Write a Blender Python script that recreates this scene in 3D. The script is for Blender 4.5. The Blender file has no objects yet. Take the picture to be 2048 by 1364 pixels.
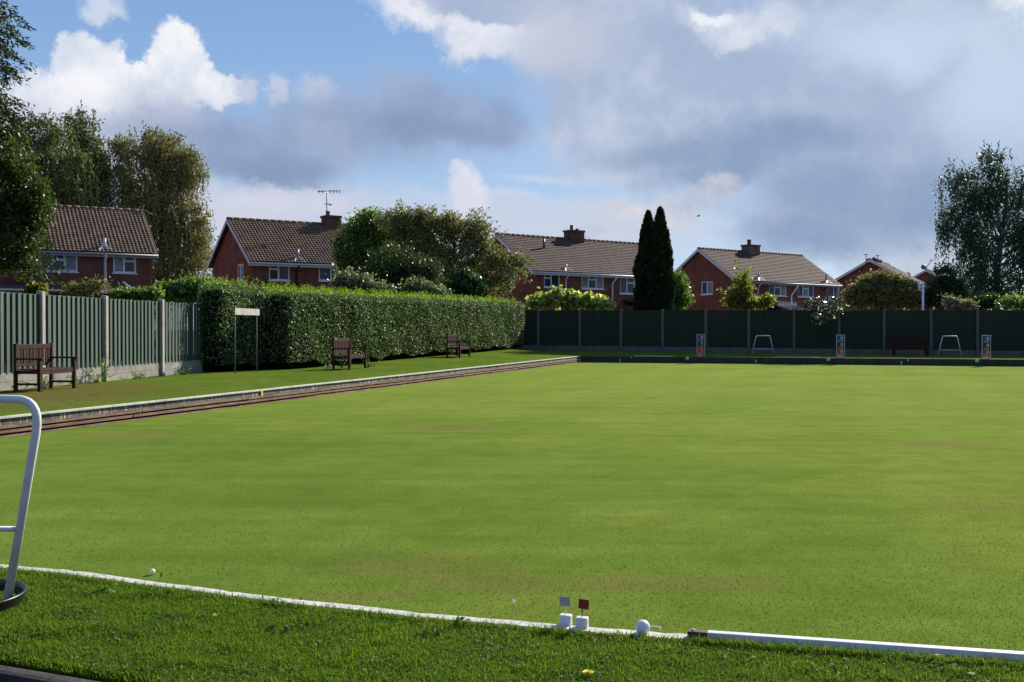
import bpy, math, random
import numpy as np
from mathutils import Vector, Matrix
random.seed(7)
RNG = np.random.default_rng(11)
R = math.radians
SC = bpy.context.scene
COL = SC.collection

# ---------------------------------------------------------------- camera
F = 2100.0; CX = 1024.0; CY = 682.0; EYE = 1.44
TH = math.atan(24 / F)
def ray(px, py):
    u = (px - CX) / F; v = -(py - CY) / F
    return Vector((u, math.cos(TH) + v * math.sin(TH), -math.sin(TH) + v * math.cos(TH)))
def at(px, py, Y):
    d = ray(px, py); t = Y / d.y
    return Vector((d.x * t, Y, EYE + d.z * t))
def gnd(px, py, z=0.0):
    d = ray(px, py); t = (z - EYE) / d.z
    return Vector((d.x * t, d.y * t, z))
cam = bpy.data.cameras.new('camera'); camo = bpy.data.objects.new('camera', cam); COL.objects.link(camo)
camo.location = (0, 0, EYE); camo.rotation_euler = (R(90) - TH, 0, 0)
cam.sensor_width = 36; cam.lens = F / 2048 * 36; cam.clip_end = 3000; cam.clip_start = 0.05
SC.camera = camo

# ---------------------------------------------------------------- light
SUN_AZ, SUN_EL = R(37), R(30)
EXPO = 0.8
SKY = 0.1
sd = Vector((math.cos(SUN_EL) * math.sin(SUN_AZ), math.cos(SUN_EL) * math.cos(SUN_AZ), math.sin(SUN_EL)))
sl = bpy.data.lights.new('sun', 'SUN'); sl.energy = 4.6; sl.angle = R(0.5); sl.color = (1.0, 0.93, 0.82)
so = bpy.data.objects.new('sun', sl); COL.objects.link(so)
so.rotation_euler = sd.to_track_quat('Z', 'Y').to_euler()
SC.view_settings.view_transform = 'Standard'; SC.view_settings.look = 'None'
SC.view_settings.exposure = EXPO; SC.view_settings.gamma = 1

def lin(c):
    return tuple(((x / 255) / 12.92 if x / 255 <= .04045 else ((x / 255 + .055) / 1.055) ** 2.4) for x in c)

# ---------------------------------------------------------------- node helper
class NT:
    def __init__(s, tree): s.t = tree; s.n = tree.nodes; s.l = tree.links
    def new(s, typ, **kw):
        n = s.n.new(typ)
        for k, v in kw.items(): setattr(n, k, v)
        return n
    def put(s, sock, v):
        if isinstance(v, bpy.types.NodeSocket): s.l.new(v, sock)
        elif v is not None:
            if isinstance(v, tuple) and len(v) == 3 and sock.type == 'RGBA': v = (*v, 1)
            sock.default_value = v
    def m(s, op, a, b=None, c=None, clamp=False):
        n = s.new('ShaderNodeMath', operation=op); n.use_clamp = clamp
        for i, v in enumerate((a, b, c)):
            if v is not None: s.put(n.inputs[i], v)
        return n.outputs[0]
    def vm(s, op, a, b=None):
        n = s.new('ShaderNodeVectorMath', operation=op); s.put(n.inputs[0], a)
        if b is not None: s.put(n.inputs[1], b)
        return n.outputs[0]
    def mix(s, f, a, b, blend='MIX'):
        n = s.new('ShaderNodeMix', data_type='RGBA', blend_type=blend)
        s.put(n.inputs[0], f); s.put(n.inputs[6], a); s.put(n.inputs[7], b); return n.outputs[2]
    def noise(s, vec, scale, detail=3, rough=.55, lac=2.0):
        n = s.new('ShaderNodeTexNoise'); s.put(n.inputs['Vector'], vec)
        n.inputs['Scale'].default_value = scale; n.inputs['Detail'].default_value = detail
        n.inputs['Roughness'].default_value = rough; n.inputs['Lacunarity'].default_value = lac
        return n.outputs['Fac']
    def ramp(s, f, lo, hi, a=0.0, b=1.0, smooth=True):
        n = s.new('ShaderNodeMapRange'); n.interpolation_type = 'SMOOTHSTEP' if smooth else 'LINEAR'
        for i, v in enumerate((f, lo, hi, a, b)): s.put(n.inputs[i], v)
        return n.outputs[0]
    def scale(s, vec, xyz):
        n = s.new('ShaderNodeMapping'); s.put(n.inputs['Vector'], vec); n.inputs['Scale'].default_value = xyz; return n.outputs[0]

def material(name):
    m = bpy.data.materials.new(name); m.use_nodes = True
    t = NT(m.node_tree); b = t.n['Principled BSDF']; return m, t, b
def simple(name, c, rough=.6, var=.25, scale=4.0, c2=None, fine=None, bump=0.0, spec=.3, metal=0, stretch=None):
    m, t, b = material(name)
    co = t.new('ShaderNodeTexCoord').outputs['Object']
    if stretch: co = t.scale(co, stretch)
    n = t.noise(co, scale, 5, .6)
    c2 = c2 or tuple(x * (1 - var) for x in c)
    colr = t.mix(t.ramp(n, .35, .65), c, c2)
    if fine:
        n2 = t.noise(co, fine, 3, .6)
        colr = t.mix(t.ramp(n2, .3, .7), colr, t.mix(1.0, colr, (.72, .72, .72), 'MULTIPLY'))
    t.put(b.inputs['Base Color'], colr); b.inputs['Roughness'].default_value = rough
    b.inputs['Specular IOR Level'].default_value = spec; b.inputs['Metallic'].default_value = metal
    if bump:
        bp = t.new('ShaderNodeBump'); bp.inputs['Strength'].default_value = bump; bp.inputs['Distance'].default_value = .02
        t.put(bp.inputs['Height'], t.noise(co, fine or scale * 6, 4)); t.put(b.inputs['Normal'], bp.outputs[0])
    return m
GAIN = {'birch_leaf_green': 2.4, 'birch_leaf_olive': 3.3, 'birch_leaf_dark': 2.1, 'dark_evergreen_leaf': 1.4, 'broad_dark_leaf': 1.3, 'mid_green_leaf': 1.9, 'bright_green_leaf': 1.3, 'olive_brown_leaf': 2.8, 'deep_green_leaf': 1.4, 'pale_green_leaf': 1.0, 'vine_leaf': 1.6, 'golden_leaf': 2.3, 'lime_leaf': 1.35, 'hedge_leaf': 2.5, 'hedge_shoot_leaf': 1.7, 'cypress_leaf': 1.2}
def leafmat(name, c1, c2, c3=None, rough=.42, trans=.3, spec=.5, tcol=None, c3lo=.86):
    if name in GAIN: k_ = GAIN[name]; c1, c2 = (tuple(min(.6, x * k_) for x in c) for c in (c1, c2)); c3 = c3 and tuple(min(.8, x * k_) for x in c3); trans = min(.5, trans + .12); spec *= .7
    m, t, b = material(name)
    g = t.new('ShaderNodeNewGeometry'); ri = g.outputs['Random Per Island']
    co = t.new('ShaderNodeTexCoord').outputs['Object']
    big = t.noise(co, 3.2 if 'blade' in name else .9, 4)
    f = t.m('ADD', t.m('MULTIPLY', ri, .6), t.m('MULTIPLY', t.ramp(big, .3, .7), .4))
    colr = t.mix(f, c1, c2)
    if c3: colr = t.mix(t.ramp(ri, c3lo, c3lo + .06), colr, c3)
    t.put(b.inputs['Base Color'], colr); b.inputs['Roughness'].default_value = rough; b.inputs['Specular IOR Level'].default_value = spec
    tr = t.new('ShaderNodeBsdfTranslucent')
    t.put(tr.inputs[0], t.mix(1.0, colr, tcol or (1.5, 1.55, .7), 'MULTIPLY'))
    ms = t.new('ShaderNodeMixShader'); ms.inputs[0].default_value = trans
    t.l.new(b.outputs[0], ms.inputs[1]); t.l.new(tr.outputs[0], ms.inputs[2])
    t.l.new(ms.outputs[0], t.n['Material Output'].inputs[0])
    return m

# ---------------------------------------------------------------- object helpers
def props(o, label=None, cat=None, group=None, kind=None):
    for k, v in (('label', label), ('category', cat), ('group', group), ('kind', kind)):
        if v: o[k] = v
    return o
def empty(name, loc, label, cat, group=None, rz=0):
    o = bpy.data.objects.new(name, None); COL.objects.link(o); o.location = loc; o.rotation_euler = (0, 0, rz)
    o.empty_display_size = .3
    return props(o, label, cat, group)
def place(o, loc): o.location = loc; return o
class MB:
    def __init__(s): s.v = []; s.f = []; s.smooth = []
    def add(s, vs, fs, sm=False):
        k = len(s.v); s.v += [tuple(p) for p in vs]; s.f += [tuple(i + k for i in f) for f in fs]; s.smooth += [sm] * len(fs); return s
    def box(s, x0, x1, y0, y1, z0, z1, M=None):
        vs = [Vector(p) for p in ((x0, y0, z0), (x1, y0, z0), (x1, y1, z0), (x0, y1, z0), (x0, y0, z1), (x1, y0, z1), (x1, y1, z1), (x0, y1, z1))]
        if M is not None: vs = [M @ p for p in vs]
        return s.add(vs, [(0, 3, 2, 1), (4, 5, 6, 7), (0, 1, 5, 4), (1, 2, 6, 5), (2, 3, 7, 6), (3, 0, 4, 7)])
    def bbox(s, x0, x1, y0, y1, z0, z1, c=.01, M=None):
        import bmesh
        bm = bmesh.new(); bmesh.ops.create_cube(bm, size=1)
        for v in bm.verts: v.co = Vector(((x0 + x1) / 2 + v.co.x * (x1 - x0), (y0 + y1) / 2 + v.co.y * (y1 - y0), (z0 + z1) / 2 + v.co.z * (z1 - z0)))
        bmesh.ops.bevel(bm, geom=bm.edges[:], offset=c, segments=2, affect='EDGES', profile=.6)
        if M is not None: bm.transform(M)
        bm.verts.index_update()
        s.add([v.co for v in bm.verts], [[v.index for v in f.verts] for f in bm.faces]); bm.free(); return s
    def prism(s, poly, y0, y1):      # polygon in x,z extruded in y
        n = len(poly); vs = [(p[0], y0, p[1]) for p in poly] + [(p[0], y1, p[1]) for p in poly]
        return s.add(vs, [tuple(range(n)), tuple(range(2 * n - 1, n - 1, -1))] + [(i, i + n, (i + 1) % n + n, (i + 1) % n) for i in range(n)])
    def tube(s, pts, rad, n=8, cap=True):
        pts = [Vector(p) for p in pts]
        rad = rad if isinstance(rad, (list, tuple)) else [rad] * len(pts)
        vs = []; fs = []; pu = None
        for i, p in enumerate(pts):
            d = (pts[min(i + 1, len(pts) - 1)] - pts[max(i - 1, 0)]).normalized()
            if pu is None:
                a = Vector((0, 0, 1)) if abs(d.z) < .9 else Vector((1, 0, 0)); pu = d.cross(a).normalized()
            u = (pu - d * pu.dot(d)).normalized(); w = d.cross(u); pu = u
            for k in range(n):
                an = 2 * math.pi * k / n; vs.append(p + (u * math.cos(an) + w * math.sin(an)) * rad[i])
        for i in range(len(pts) - 1):
            for k in range(n):
                a = i * n + k; b = i * n + (k + 1) % n; fs.append((a, b, b + n, a + n))
        if cap: fs += [tuple(range(n - 1, -1, -1)), tuple(range((len(pts) - 1) * n, len(pts) * n))]
        return s.add(vs, fs, True)
    def lathe(s, prof, n=24, c=(0, 0, 0)):
        vs = []; fs = []
        for r, z in prof:
            for k in range(n):
                an = 2 * math.pi * k / n; vs.append((c[0] + r * math.cos(an), c[1] + r * math.sin(an), c[2] + z))
        for i in range(len(prof) - 1):
            for k in range(n):
                a = i * n + k; b = i * n + (k + 1) % n; fs.append((a, b, b + n, a + n))
        return s.add(vs, fs, True)
    def sphere(s, c, r, n=16, m=10):
        return s.lathe([(max(1e-4, r * math.sin(math.pi * i / m)), -r * math.cos(math.pi * i / m)) for i in range(m + 1)], n, c)
    def build(s, name, mat, parent=None, off=None, kind=None):
        me = bpy.data.meshes.new(name)
        v = s.v if off is None else [(p[0] - off[0], p[1] - off[1], p[2] - off[2]) for p in s.v]
        me.from_pydata(v, [], s.f); me.polygons.foreach_set('use_smooth', s.smooth); me.update()
        me.materials.append(mat)
        o = bpy.data.objects.new(name, me); COL.objects.link(o)
        if parent: o.parent = parent
        if off is not None and not parent: o.location = off
        if kind: o['kind'] = kind
        return o
def quads(name, V, mat, parent=None, off=None, kind=None):     # V (N,4,3)
    V = np.asarray(V, dtype=np.float32)
    if off is not None: V = V - np.array(off, dtype=np.float32)
    n = V.shape[0]; me = bpy.data.meshes.new(name)
    me.vertices.add(n * 4); me.vertices.foreach_set('co', V.reshape(-1))
    me.loops.add(n * 4); me.loops.foreach_set('vertex_index', np.arange(n * 4, dtype=np.int32))
    me.polygons.add(n); me.polygons.foreach_set('loop_start', np.arange(n, dtype=np.int32) * 4)
    me.update(calc_edges=True); me.validate(); me.materials.append(mat)
    o = bpy.data.objects.new(name, me); COL.objects.link(o)
    if parent: o.parent = parent
    elif off is not None: o.location = off
    if kind: o['kind'] = kind
    return o
def unit(a): return a / (np.linalg.norm(a, axis=1, keepdims=True) + 1e-9)
def leaves(P, size, aspect=.5, up=.3, axis=None, jit=.3, fold=0):
    n = len(P)
    a = RNG.normal(size=(n, 3)) if axis is None else axis + RNG.normal(size=(n, 3)) * jit
    a = unit(a); nn = RNG.normal(size=(n, 3)); nn[:, 2] += up * 2
    b = unit(np.cross(nn, a)); s = size * (0.65 + .7 * RNG.random((n, 1)))
    return np.stack([P - a * s / 2, P + b * s * aspect / 2 + a * s * .08, P + a * s / 2, P - b * s * aspect / 2 + a * s * .08], 1)
def dup(o, loc=None, rz=None):
    c = o.copy(); COL.objects.link(c)
    if loc is not None: c.location = loc
    if rz is not None: c.rotation_euler = (0, 0, rz)
    for ch in list(o.children):
        d = ch.copy(); COL.objects.link(d); d.parent = c
        for g in ch.children:
            e = g.copy(); COL.objects.link(e); e.parent = d
    return c

# ---------------------------------------------------------------- materials
def green_mat():
    m, t, b = material('mown_turf'); co = t.new('ShaderNodeTexCoord').outputs['Object']
    n1 = t.noise(co, .35, 4, .6); n2 = t.noise(co, 2.6, 5, .65); n3 = t.noise(co, 55, 3, .7); n4 = t.noise(co, .9, 6, .7)
    c = t.mix(t.ramp(n1, .3, .7), (.128, .194, .031), (.178, .232, .044))
    c = t.mix(t.ramp(n2, .32, .68), c, t.mix(1.0, c, (.80, .83, .76), 'MULTIPLY'))
    c = t.mix(t.m('MULTIPLY', t.ramp(n4, .60, .78), .6), c, (.125, .110, .028))
    st = t.noise(t.scale(co, (.22, 2.4, 1)), 1.0, 5, .62)
    c = t.mix(t.ramp(st, .3, .7), t.mix(1.0, c, (1.10, 1.07, 1.12), 'MULTIPLY'), t.mix(1.0, c, (.86, .91, .84), 'MULTIPLY'))
    # faint mowing bands along the rink
    sx = t.new('ShaderNodeSeparateXYZ'); t.put(sx.inputs[0], co)
    w = t.m('ADD', t.m('MULTIPLY', sx.outputs[0], .955), t.m('MULTIPLY', sx.outputs[1], -.296))
    band = t.m('SINE', t.m('ADD', t.m('MULTIPLY', w, 2.9), t.m('MULTIPLY', n1, 4.0)))
    c = t.mix(t.m('MULTIPLY', t.ramp(band, -.6, .6), .10), c, (.07, .125, .008))
    c = t.mix(t.ramp(n3, .25, .75), t.mix(1.0, c, (1.14, 1.14, 1.14), 'MULTIPLY'), t.mix(1.0, c, (.80, .83, .74), 'MULTIPLY'))
    # light falloff painted into the turf colour: paler far side, darker near left
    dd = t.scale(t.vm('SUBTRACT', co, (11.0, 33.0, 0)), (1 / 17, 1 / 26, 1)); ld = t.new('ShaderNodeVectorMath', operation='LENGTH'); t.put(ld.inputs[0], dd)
    dry_or_lit = t.ramp(t.m('ADD', ld.outputs['Value'], t.m('MULTIPLY', t.m('SUBTRACT', n1, .5), .9)), 1.25, .1)
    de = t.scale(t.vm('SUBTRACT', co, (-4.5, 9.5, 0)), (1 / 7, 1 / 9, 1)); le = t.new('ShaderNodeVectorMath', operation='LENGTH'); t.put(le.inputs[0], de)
    dim_falloff = t.ramp(t.m('ADD', le.outputs['Value'], t.m('MULTIPLY', t.m('SUBTRACT', n1, .5), .9)), 1.3, .2)
    c = t.mix(dim_falloff, c, t.mix(1.0, c, (.70, .80, .78), 'MULTIPLY'))
    c = t.mix(dry_or_lit, c, t.mix(1.0, c, (1.32, 1.22, 1.5), 'MULTIPLY'))
    # worn patches seen on the near part of the green
    for px, py, rx, ry in ((1330, 1165, .75, .28), (720, 1193, .45, .1), (800, 1130, .6, .35), (910, 856, .9, .5), (250, 873, 1.0, .6), (1890, 890, .8, .5), (1150, 815, 1.0, .7), (1000, 1165, .6, .3), (1960, 1010, .5, .3)):
        p = gnd(px, py)
        d = t.vm('SUBTRACT', co, tuple(p)); d = t.scale(d, (1 / rx, 1 / ry, 1))
        ln = t.new('ShaderNodeVectorMath', operation='LENGTH'); t.put(ln.inputs[0], d)
        msk = t.ramp(t.m('ADD', ln.outputs['Value'], t.m('MULTIPLY', t.m('SUBTRACT', n2, .5), 2.2)), 1.15, .35)
        c = t.mix(t.m('MULTIPLY', t.m('MULTIPLY', msk, t.ramp(n3, .35, .6)), .7), c, (.15, .105, .045))
    t.put(b.inputs['Base Color'], c); b.inputs['Roughness'].default_value = 1; b.inputs['Specular IOR Level'].default_value = 0; b.inputs['Sheen Weight'].default_value = .16; b.inputs['Sheen Roughness'].default_value = .5; b.inputs['Sheen Tint'].default_value = (.55, .62, .12, 1)
    bp = t.new('ShaderNodeBump'); bp.inputs['Strength'].default_value = .55; bp.inputs['Distance'].default_value = .012
    t.put(bp.inputs['Height'], t.m('ADD', n3, t.noise(co, 160, 2))); t.put(b.inputs['Normal'], bp.outputs[0])
    return m
def lawn_mat(name, c1, c2, dry_or_lit):
    m, t, b = material(name); co = t.new('ShaderNodeTexCoord').outputs['Object']
    n1 = t.noise(co, .5, 4, .6); n2 = t.noise(co, 5, 5, .7); n3 = t.noise(co, 40, 3, .7)
    c = t.mix(t.ramp(n1, .35, .65), c1, c2)
    # dry patch in front of the nearest bench
    p = gnd(110, 790, .27); d = t.scale(t.vm('SUBTRACT', co, tuple(p)), (1 / 2.2, 1 / 5.0, 0))
    ln = t.new('ShaderNodeVectorMath', operation='LENGTH'); t.put(ln.inputs[0], d)
    msk = t.ramp(t.m('ADD', ln.outputs['Value'], t.m('MULTIPLY', t.m('SUBTRACT', n2, .5), 1.2)), 1.2, .2)
    c = t.mix(t.m('MULTIPLY', msk, dry_or_lit), c, (.19, .15, .055))
    c = t.mix(t.ramp(n2, .3, .7), c, t.mix(1.0, c, (.7, .74, .65), 'MULTIPLY'))
    c = t.mix(t.ramp(n3, .3, .7), c, t.mix(1.0, c, (.65, .68, .6), 'MULTIPLY'))
    t.put(b.inputs['Base Color'], c); b.inputs['Roughness'].default_value = 1; b.inputs['Specular IOR Level'].default_value = 0
    bp = t.new('ShaderNodeBump'); bp.inputs['Strength'].default_value = .7; bp.inputs['Distance'].default_value = .03
    t.put(bp.inputs['Height'], t.m('ADD', n3, n2)); t.put(b.inputs['Normal'], bp.outputs[0])
    return m
def brick_mat(name, c1, c2, mortar):
    m, t, b = material(name); co = t.new('ShaderNodeTexCoord').outputs['Object']
    sx = t.new('ShaderNodeSeparateXYZ'); t.put(sx.inputs[0], co)
    cb = t.new('ShaderNodeCombineXYZ'); t.put(cb.inputs[0], t.m('ADD', sx.outputs[0], sx.outputs[1])); t.put(cb.inputs[1], sx.outputs[2])
    br = t.new('ShaderNodeTexBrick'); t.put(br.inputs['Vector'], cb.outputs[0])
    br.inputs['Scale'].default_value = 1; br.inputs['Brick Width'].default_value = .225; br.inputs['Row Height'].default_value = .075
    br.inputs['Mortar Size'].default_value = .008; t.put(br.inputs['Color1'], c1); t.put(br.inputs['Color2'], c2); t.put(br.inputs['Mortar'], mortar)
    n = t.noise(co, 1.3, 5, .65)
    c = t.mix(t.ramp(n, .3, .7), br.outputs['Color'], t.mix(1.0, br.outputs['Color'], (.68, .66, .66), 'MULTIPLY'))
    t.put(b.inputs['Base Color'], c); b.inputs['Roughness'].default_value = .9; b.inputs['Specular IOR Level'].default_value = .2
    return m
def tile_mat(name, c1, c2, lich, amt, cw, rh):
    m, t, b = material(name); co = t.new('ShaderNodeTexCoord').outputs['Object']
    sn = t.new('ShaderNodeVectorMath', operation='FLOOR'); t.put(sn.inputs[0], t.scale(co, (1 / cw, 0, 1 / rh)))
    wn = t.new('ShaderNodeTexWhiteNoise', noise_dimensions='3D'); t.put(wn.inputs['Vector'], sn.outputs[0])
    c = t.mix(wn.outputs['Value'], c1, c2)
    n = t.noise(co, .55, 6, .7); n2 = t.noise(co, 7, 4, .7)
    c = t.mix(t.m('MULTIPLY', t.ramp(t.m('ADD', t.m('MULTIPLY', n, .7), t.m('MULTIPLY', n2, .3)), .48, .66), amt), c, lich)
    t.put(b.inputs['Base Color'], c); b.inputs['Roughness'].default_value = .85; b.inputs['Specular IOR Level'].default_value = .2
    return m
def coping_mat(name, base, stain_or_shadow, dirt):
    m, t, b = material(name); co = t.new('ShaderNodeTexCoord').outputs['Object']
    n = t.noise(co, 3, 5, .7); n2 = t.noise(t.scale(co, (6, 6, .6)), 4, 4, .7); n3 = t.noise(co, 40, 3)
    c = t.mix(t.ramp(n2, .52, .64), base, stain_or_shadow)
    c = t.mix(t.ramp(n, .45, .7), c, dirt); c = t.mix(t.ramp(n3, .3, .7), c, t.mix(1.0, c, (.75, .75, .75), 'MULTIPLY'))
    t.put(b.inputs['Base Color'], c); b.inputs['Roughness'].default_value = .85; b.inputs['Specular IOR Level'].default_value = .25
    bp = t.new('ShaderNodeBump'); bp.inputs['Strength'].default_value = .5; bp.inputs['Distance'].default_value = .01
    t.put(bp.inputs['Height'], n3); t.put(b.inputs['Normal'], bp.outputs[0])
    return m
def board_mat(name, c1, c2, streak):
    m, t, b = material(name)
    ri = t.new('ShaderNodeNewGeometry').outputs['Random Per Island']
    co = t.new('ShaderNodeTexCoord').outputs['Object']
    n = t.noise(t.scale(co, (14, 14, 1.2)), 2.5, 5, .7)
    c = t.mix(ri, c1, c2); c = t.mix(t.m('MULTIPLY', t.ramp(n, .58, .72), .7), c, streak)
    t.put(b.inputs['Base Color'], c); b.inputs['Roughness'].default_value = .8; b.inputs['Specular IOR Level'].default_value = .25
    return m
def flat(name, c, rough=.4, spec=.5):
    m, t, b = material(name); co = t.new('ShaderNodeTexCoord').outputs['Object']
    n = t.noise(co, 9, 4, .6)
    t.put(b.inputs['Base Color'], t.mix(t.ramp(n, .35, .75), c, tuple(x * .82 for x in c)))
    b.inputs['Roughness'].default_value = rough; b.inputs['Specular IOR Level'].default_value = spec
    return m

M = dict(
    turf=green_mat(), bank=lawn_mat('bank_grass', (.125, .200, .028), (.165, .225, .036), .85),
    lawn=lawn_mat('lawn_soil', (.075, .135, .015), (.105, .155, .022), 0),
    soil=simple('rough_ground', (.07, .075, .035), .95, .4, .5), path=simple('asphalt', (.055, .05, .05), .9, .4, 8, fine=90, bump=.4),
    kerb=coping_mat('kerb_stone', (.055, .05, .048), (.09, .08, .065), (.03, .028, .028)),
    coping=coping_mat('white_concrete', (.72, .71, .63), (.80, .79, .72), (.50, .49, .42)),
    edgestone=coping_mat('weathered_edging', (.62, .61, .54), (.40, .385, .33), (.70, .69, .63)),
    slab=coping_mat('weathered_concrete', (.15, .14, .125), (.60, .58, .54), (.10, .092, .085)),
    timber=simple('weathered_timber', (.36, .225, .155), .9, .5, 3, c2=(.20, .125, .085), fine=25, bump=.3, stretch=(1, 1, 6)),
    gap=simple('dark_soil_gap', (.02, .016, .012), .95),
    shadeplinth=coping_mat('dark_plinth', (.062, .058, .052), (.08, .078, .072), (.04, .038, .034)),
    white=flat('white_paint', (.80, .80, .78), .35), plastic=flat('white_plastic', (.82, .82, .80), .3),
    dullmetal=flat('dull_metal_pole', (.16, .16, .14), .75, .2), signw=coping_mat('shadow_dappled_board', (.55, .54, .47), (.30, .30, .26), (.42, .41, .36)), greyf=flat('dull_grey_paint', (.34, .36, .35), .5), greyw=flat('grey_white_paint', (.55, .58, .56), .45), yellow=flat('yellow_paint', (.75, .68, .05), .5),  # sign board: leaf-shadow dapples are painted into its colour
    red=flat('red_plate', (.32, .015, .018), .45), clear=flat('pale_grey_plate', (.42, .45, .44), .35), wire=flat('dark_wire', (.12, .06, .04), .5),
    black=flat('black_plastic', (.012, .012, .016), .35), maroon=simple('maroon_timber', (.12, .045, .045), .7, .4),
    brown=simple('stained_bench_timber', (.066, .026, .018), .7, .45, 6, fine=40, spec=.15),
    blue=flat('blue_panel', (.02, .05, .26), .5), dark=flat('dark_panel', (.012, .02, .025), .5), redp=flat('red_panel', (.50, .03, .05), .5),
    letter=flat('pale_lettering', (.62, .66, .68), .5),
    fence=board_mat('green_fence_board', (.050, .088, .066), (.076, .114, .090), (.22, .27, .23)),
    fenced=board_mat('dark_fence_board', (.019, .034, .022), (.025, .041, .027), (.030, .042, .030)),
    post=coping_mat('concrete_post', (.46, .43, .37), (.52, .49, .43), (.34, .32, .28)),
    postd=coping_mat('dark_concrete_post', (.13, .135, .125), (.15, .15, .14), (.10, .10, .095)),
    gravel=coping_mat('gravel_board', (.33, .315, .27), (.40, .38, .33), (.20, .195, .16)),
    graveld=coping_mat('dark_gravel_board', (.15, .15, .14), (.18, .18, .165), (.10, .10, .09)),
    brick=brick_mat('red_brick', (.27, .090, .048), (.21, .068, .040), (.25, .155, .11)),
    brickc=brick_mat('chimney_brick', (.20, .09, .055), (.15, .07, .05), (.2, .16, .13)),
    brickt=brick_mat('tan_chimney_brick', (.30, .19, .10), (.22, .14, .08), (.2, .16, .13)),
    tileA=tile_mat('pantiles', (.112, .074, .052), (.20, .138, .095), (.27, .165, .055), .5, .22, .165),
    tileB=tile_mat('mossy_pantiles', (.115, .076, .053), (.20, .135, .09), (.29, .165, .045), .7, .22, .165),
    tileC=tile_mat('brown_tiles', (.088, .058, .045), (.128, .084, .066), (.14, .105, .072), .5, .3, .165),
    upvc=flat('window_frame_white', (.90, .90, .89), .25), fascia=flat('fascia_board', (.74, .74, .71), .5), fasciag=flat('grey_fascia', (.36, .35, .34), .5),
    pipeg=flat('grey_pipe', (.30, .31, .34), .4), pipeb=flat('black_pipe', (.03, .03, .03), .4), lead=flat('white_flashing', (.62, .64, .68), .4),
    pot=flat('clay_pot', (.16, .05, .04), .7), metal=flat('aerial_metal', (.18, .18, .19), .4), felt=simple('roof_felt', (.06, .06, .068), .9),
    bark=simple('bark', (.10, .08, .06), .9, .5, 5, fine=20, bump=.5), darkbark=simple('dark_bark', (.018, .016, .013), 1, .4, 5, spec=0), birch=simple('birch_bark', (.32, .30, .27), .8, .3, 3, c2=(.07, .06, .05)),
    core=simple('hedge_shade_core', (.006, .009, .004), 1, spec=0),
    dand=flat('dandelion_yellow', (.92, .80, .03), .6), stem=flat('green_stem', (.10, .17, .04), .6), seed=flat('seed_head', (.7, .7, .66), .7),
)
def glassmat(name, c, rough=.06):
    m, t, b = material(name); co = t.new('ShaderNodeTexCoord').outputs['Object']
    t.put(b.inputs['Base Color'], t.mix(t.ramp(t.noise(co, 1.5, 2), .4, .6), c, tuple(x * .7 for x in c)))
    b.inputs['Roughness'].default_value = rough; b.inputs['Specular IOR Level'].default_value = .5; return m
M['glass'] = glassmat('window_glass', (.035, .045, .055)); M['net'] = glassmat('net_curtained_glass', (.26, .27, .30), .15)

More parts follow.
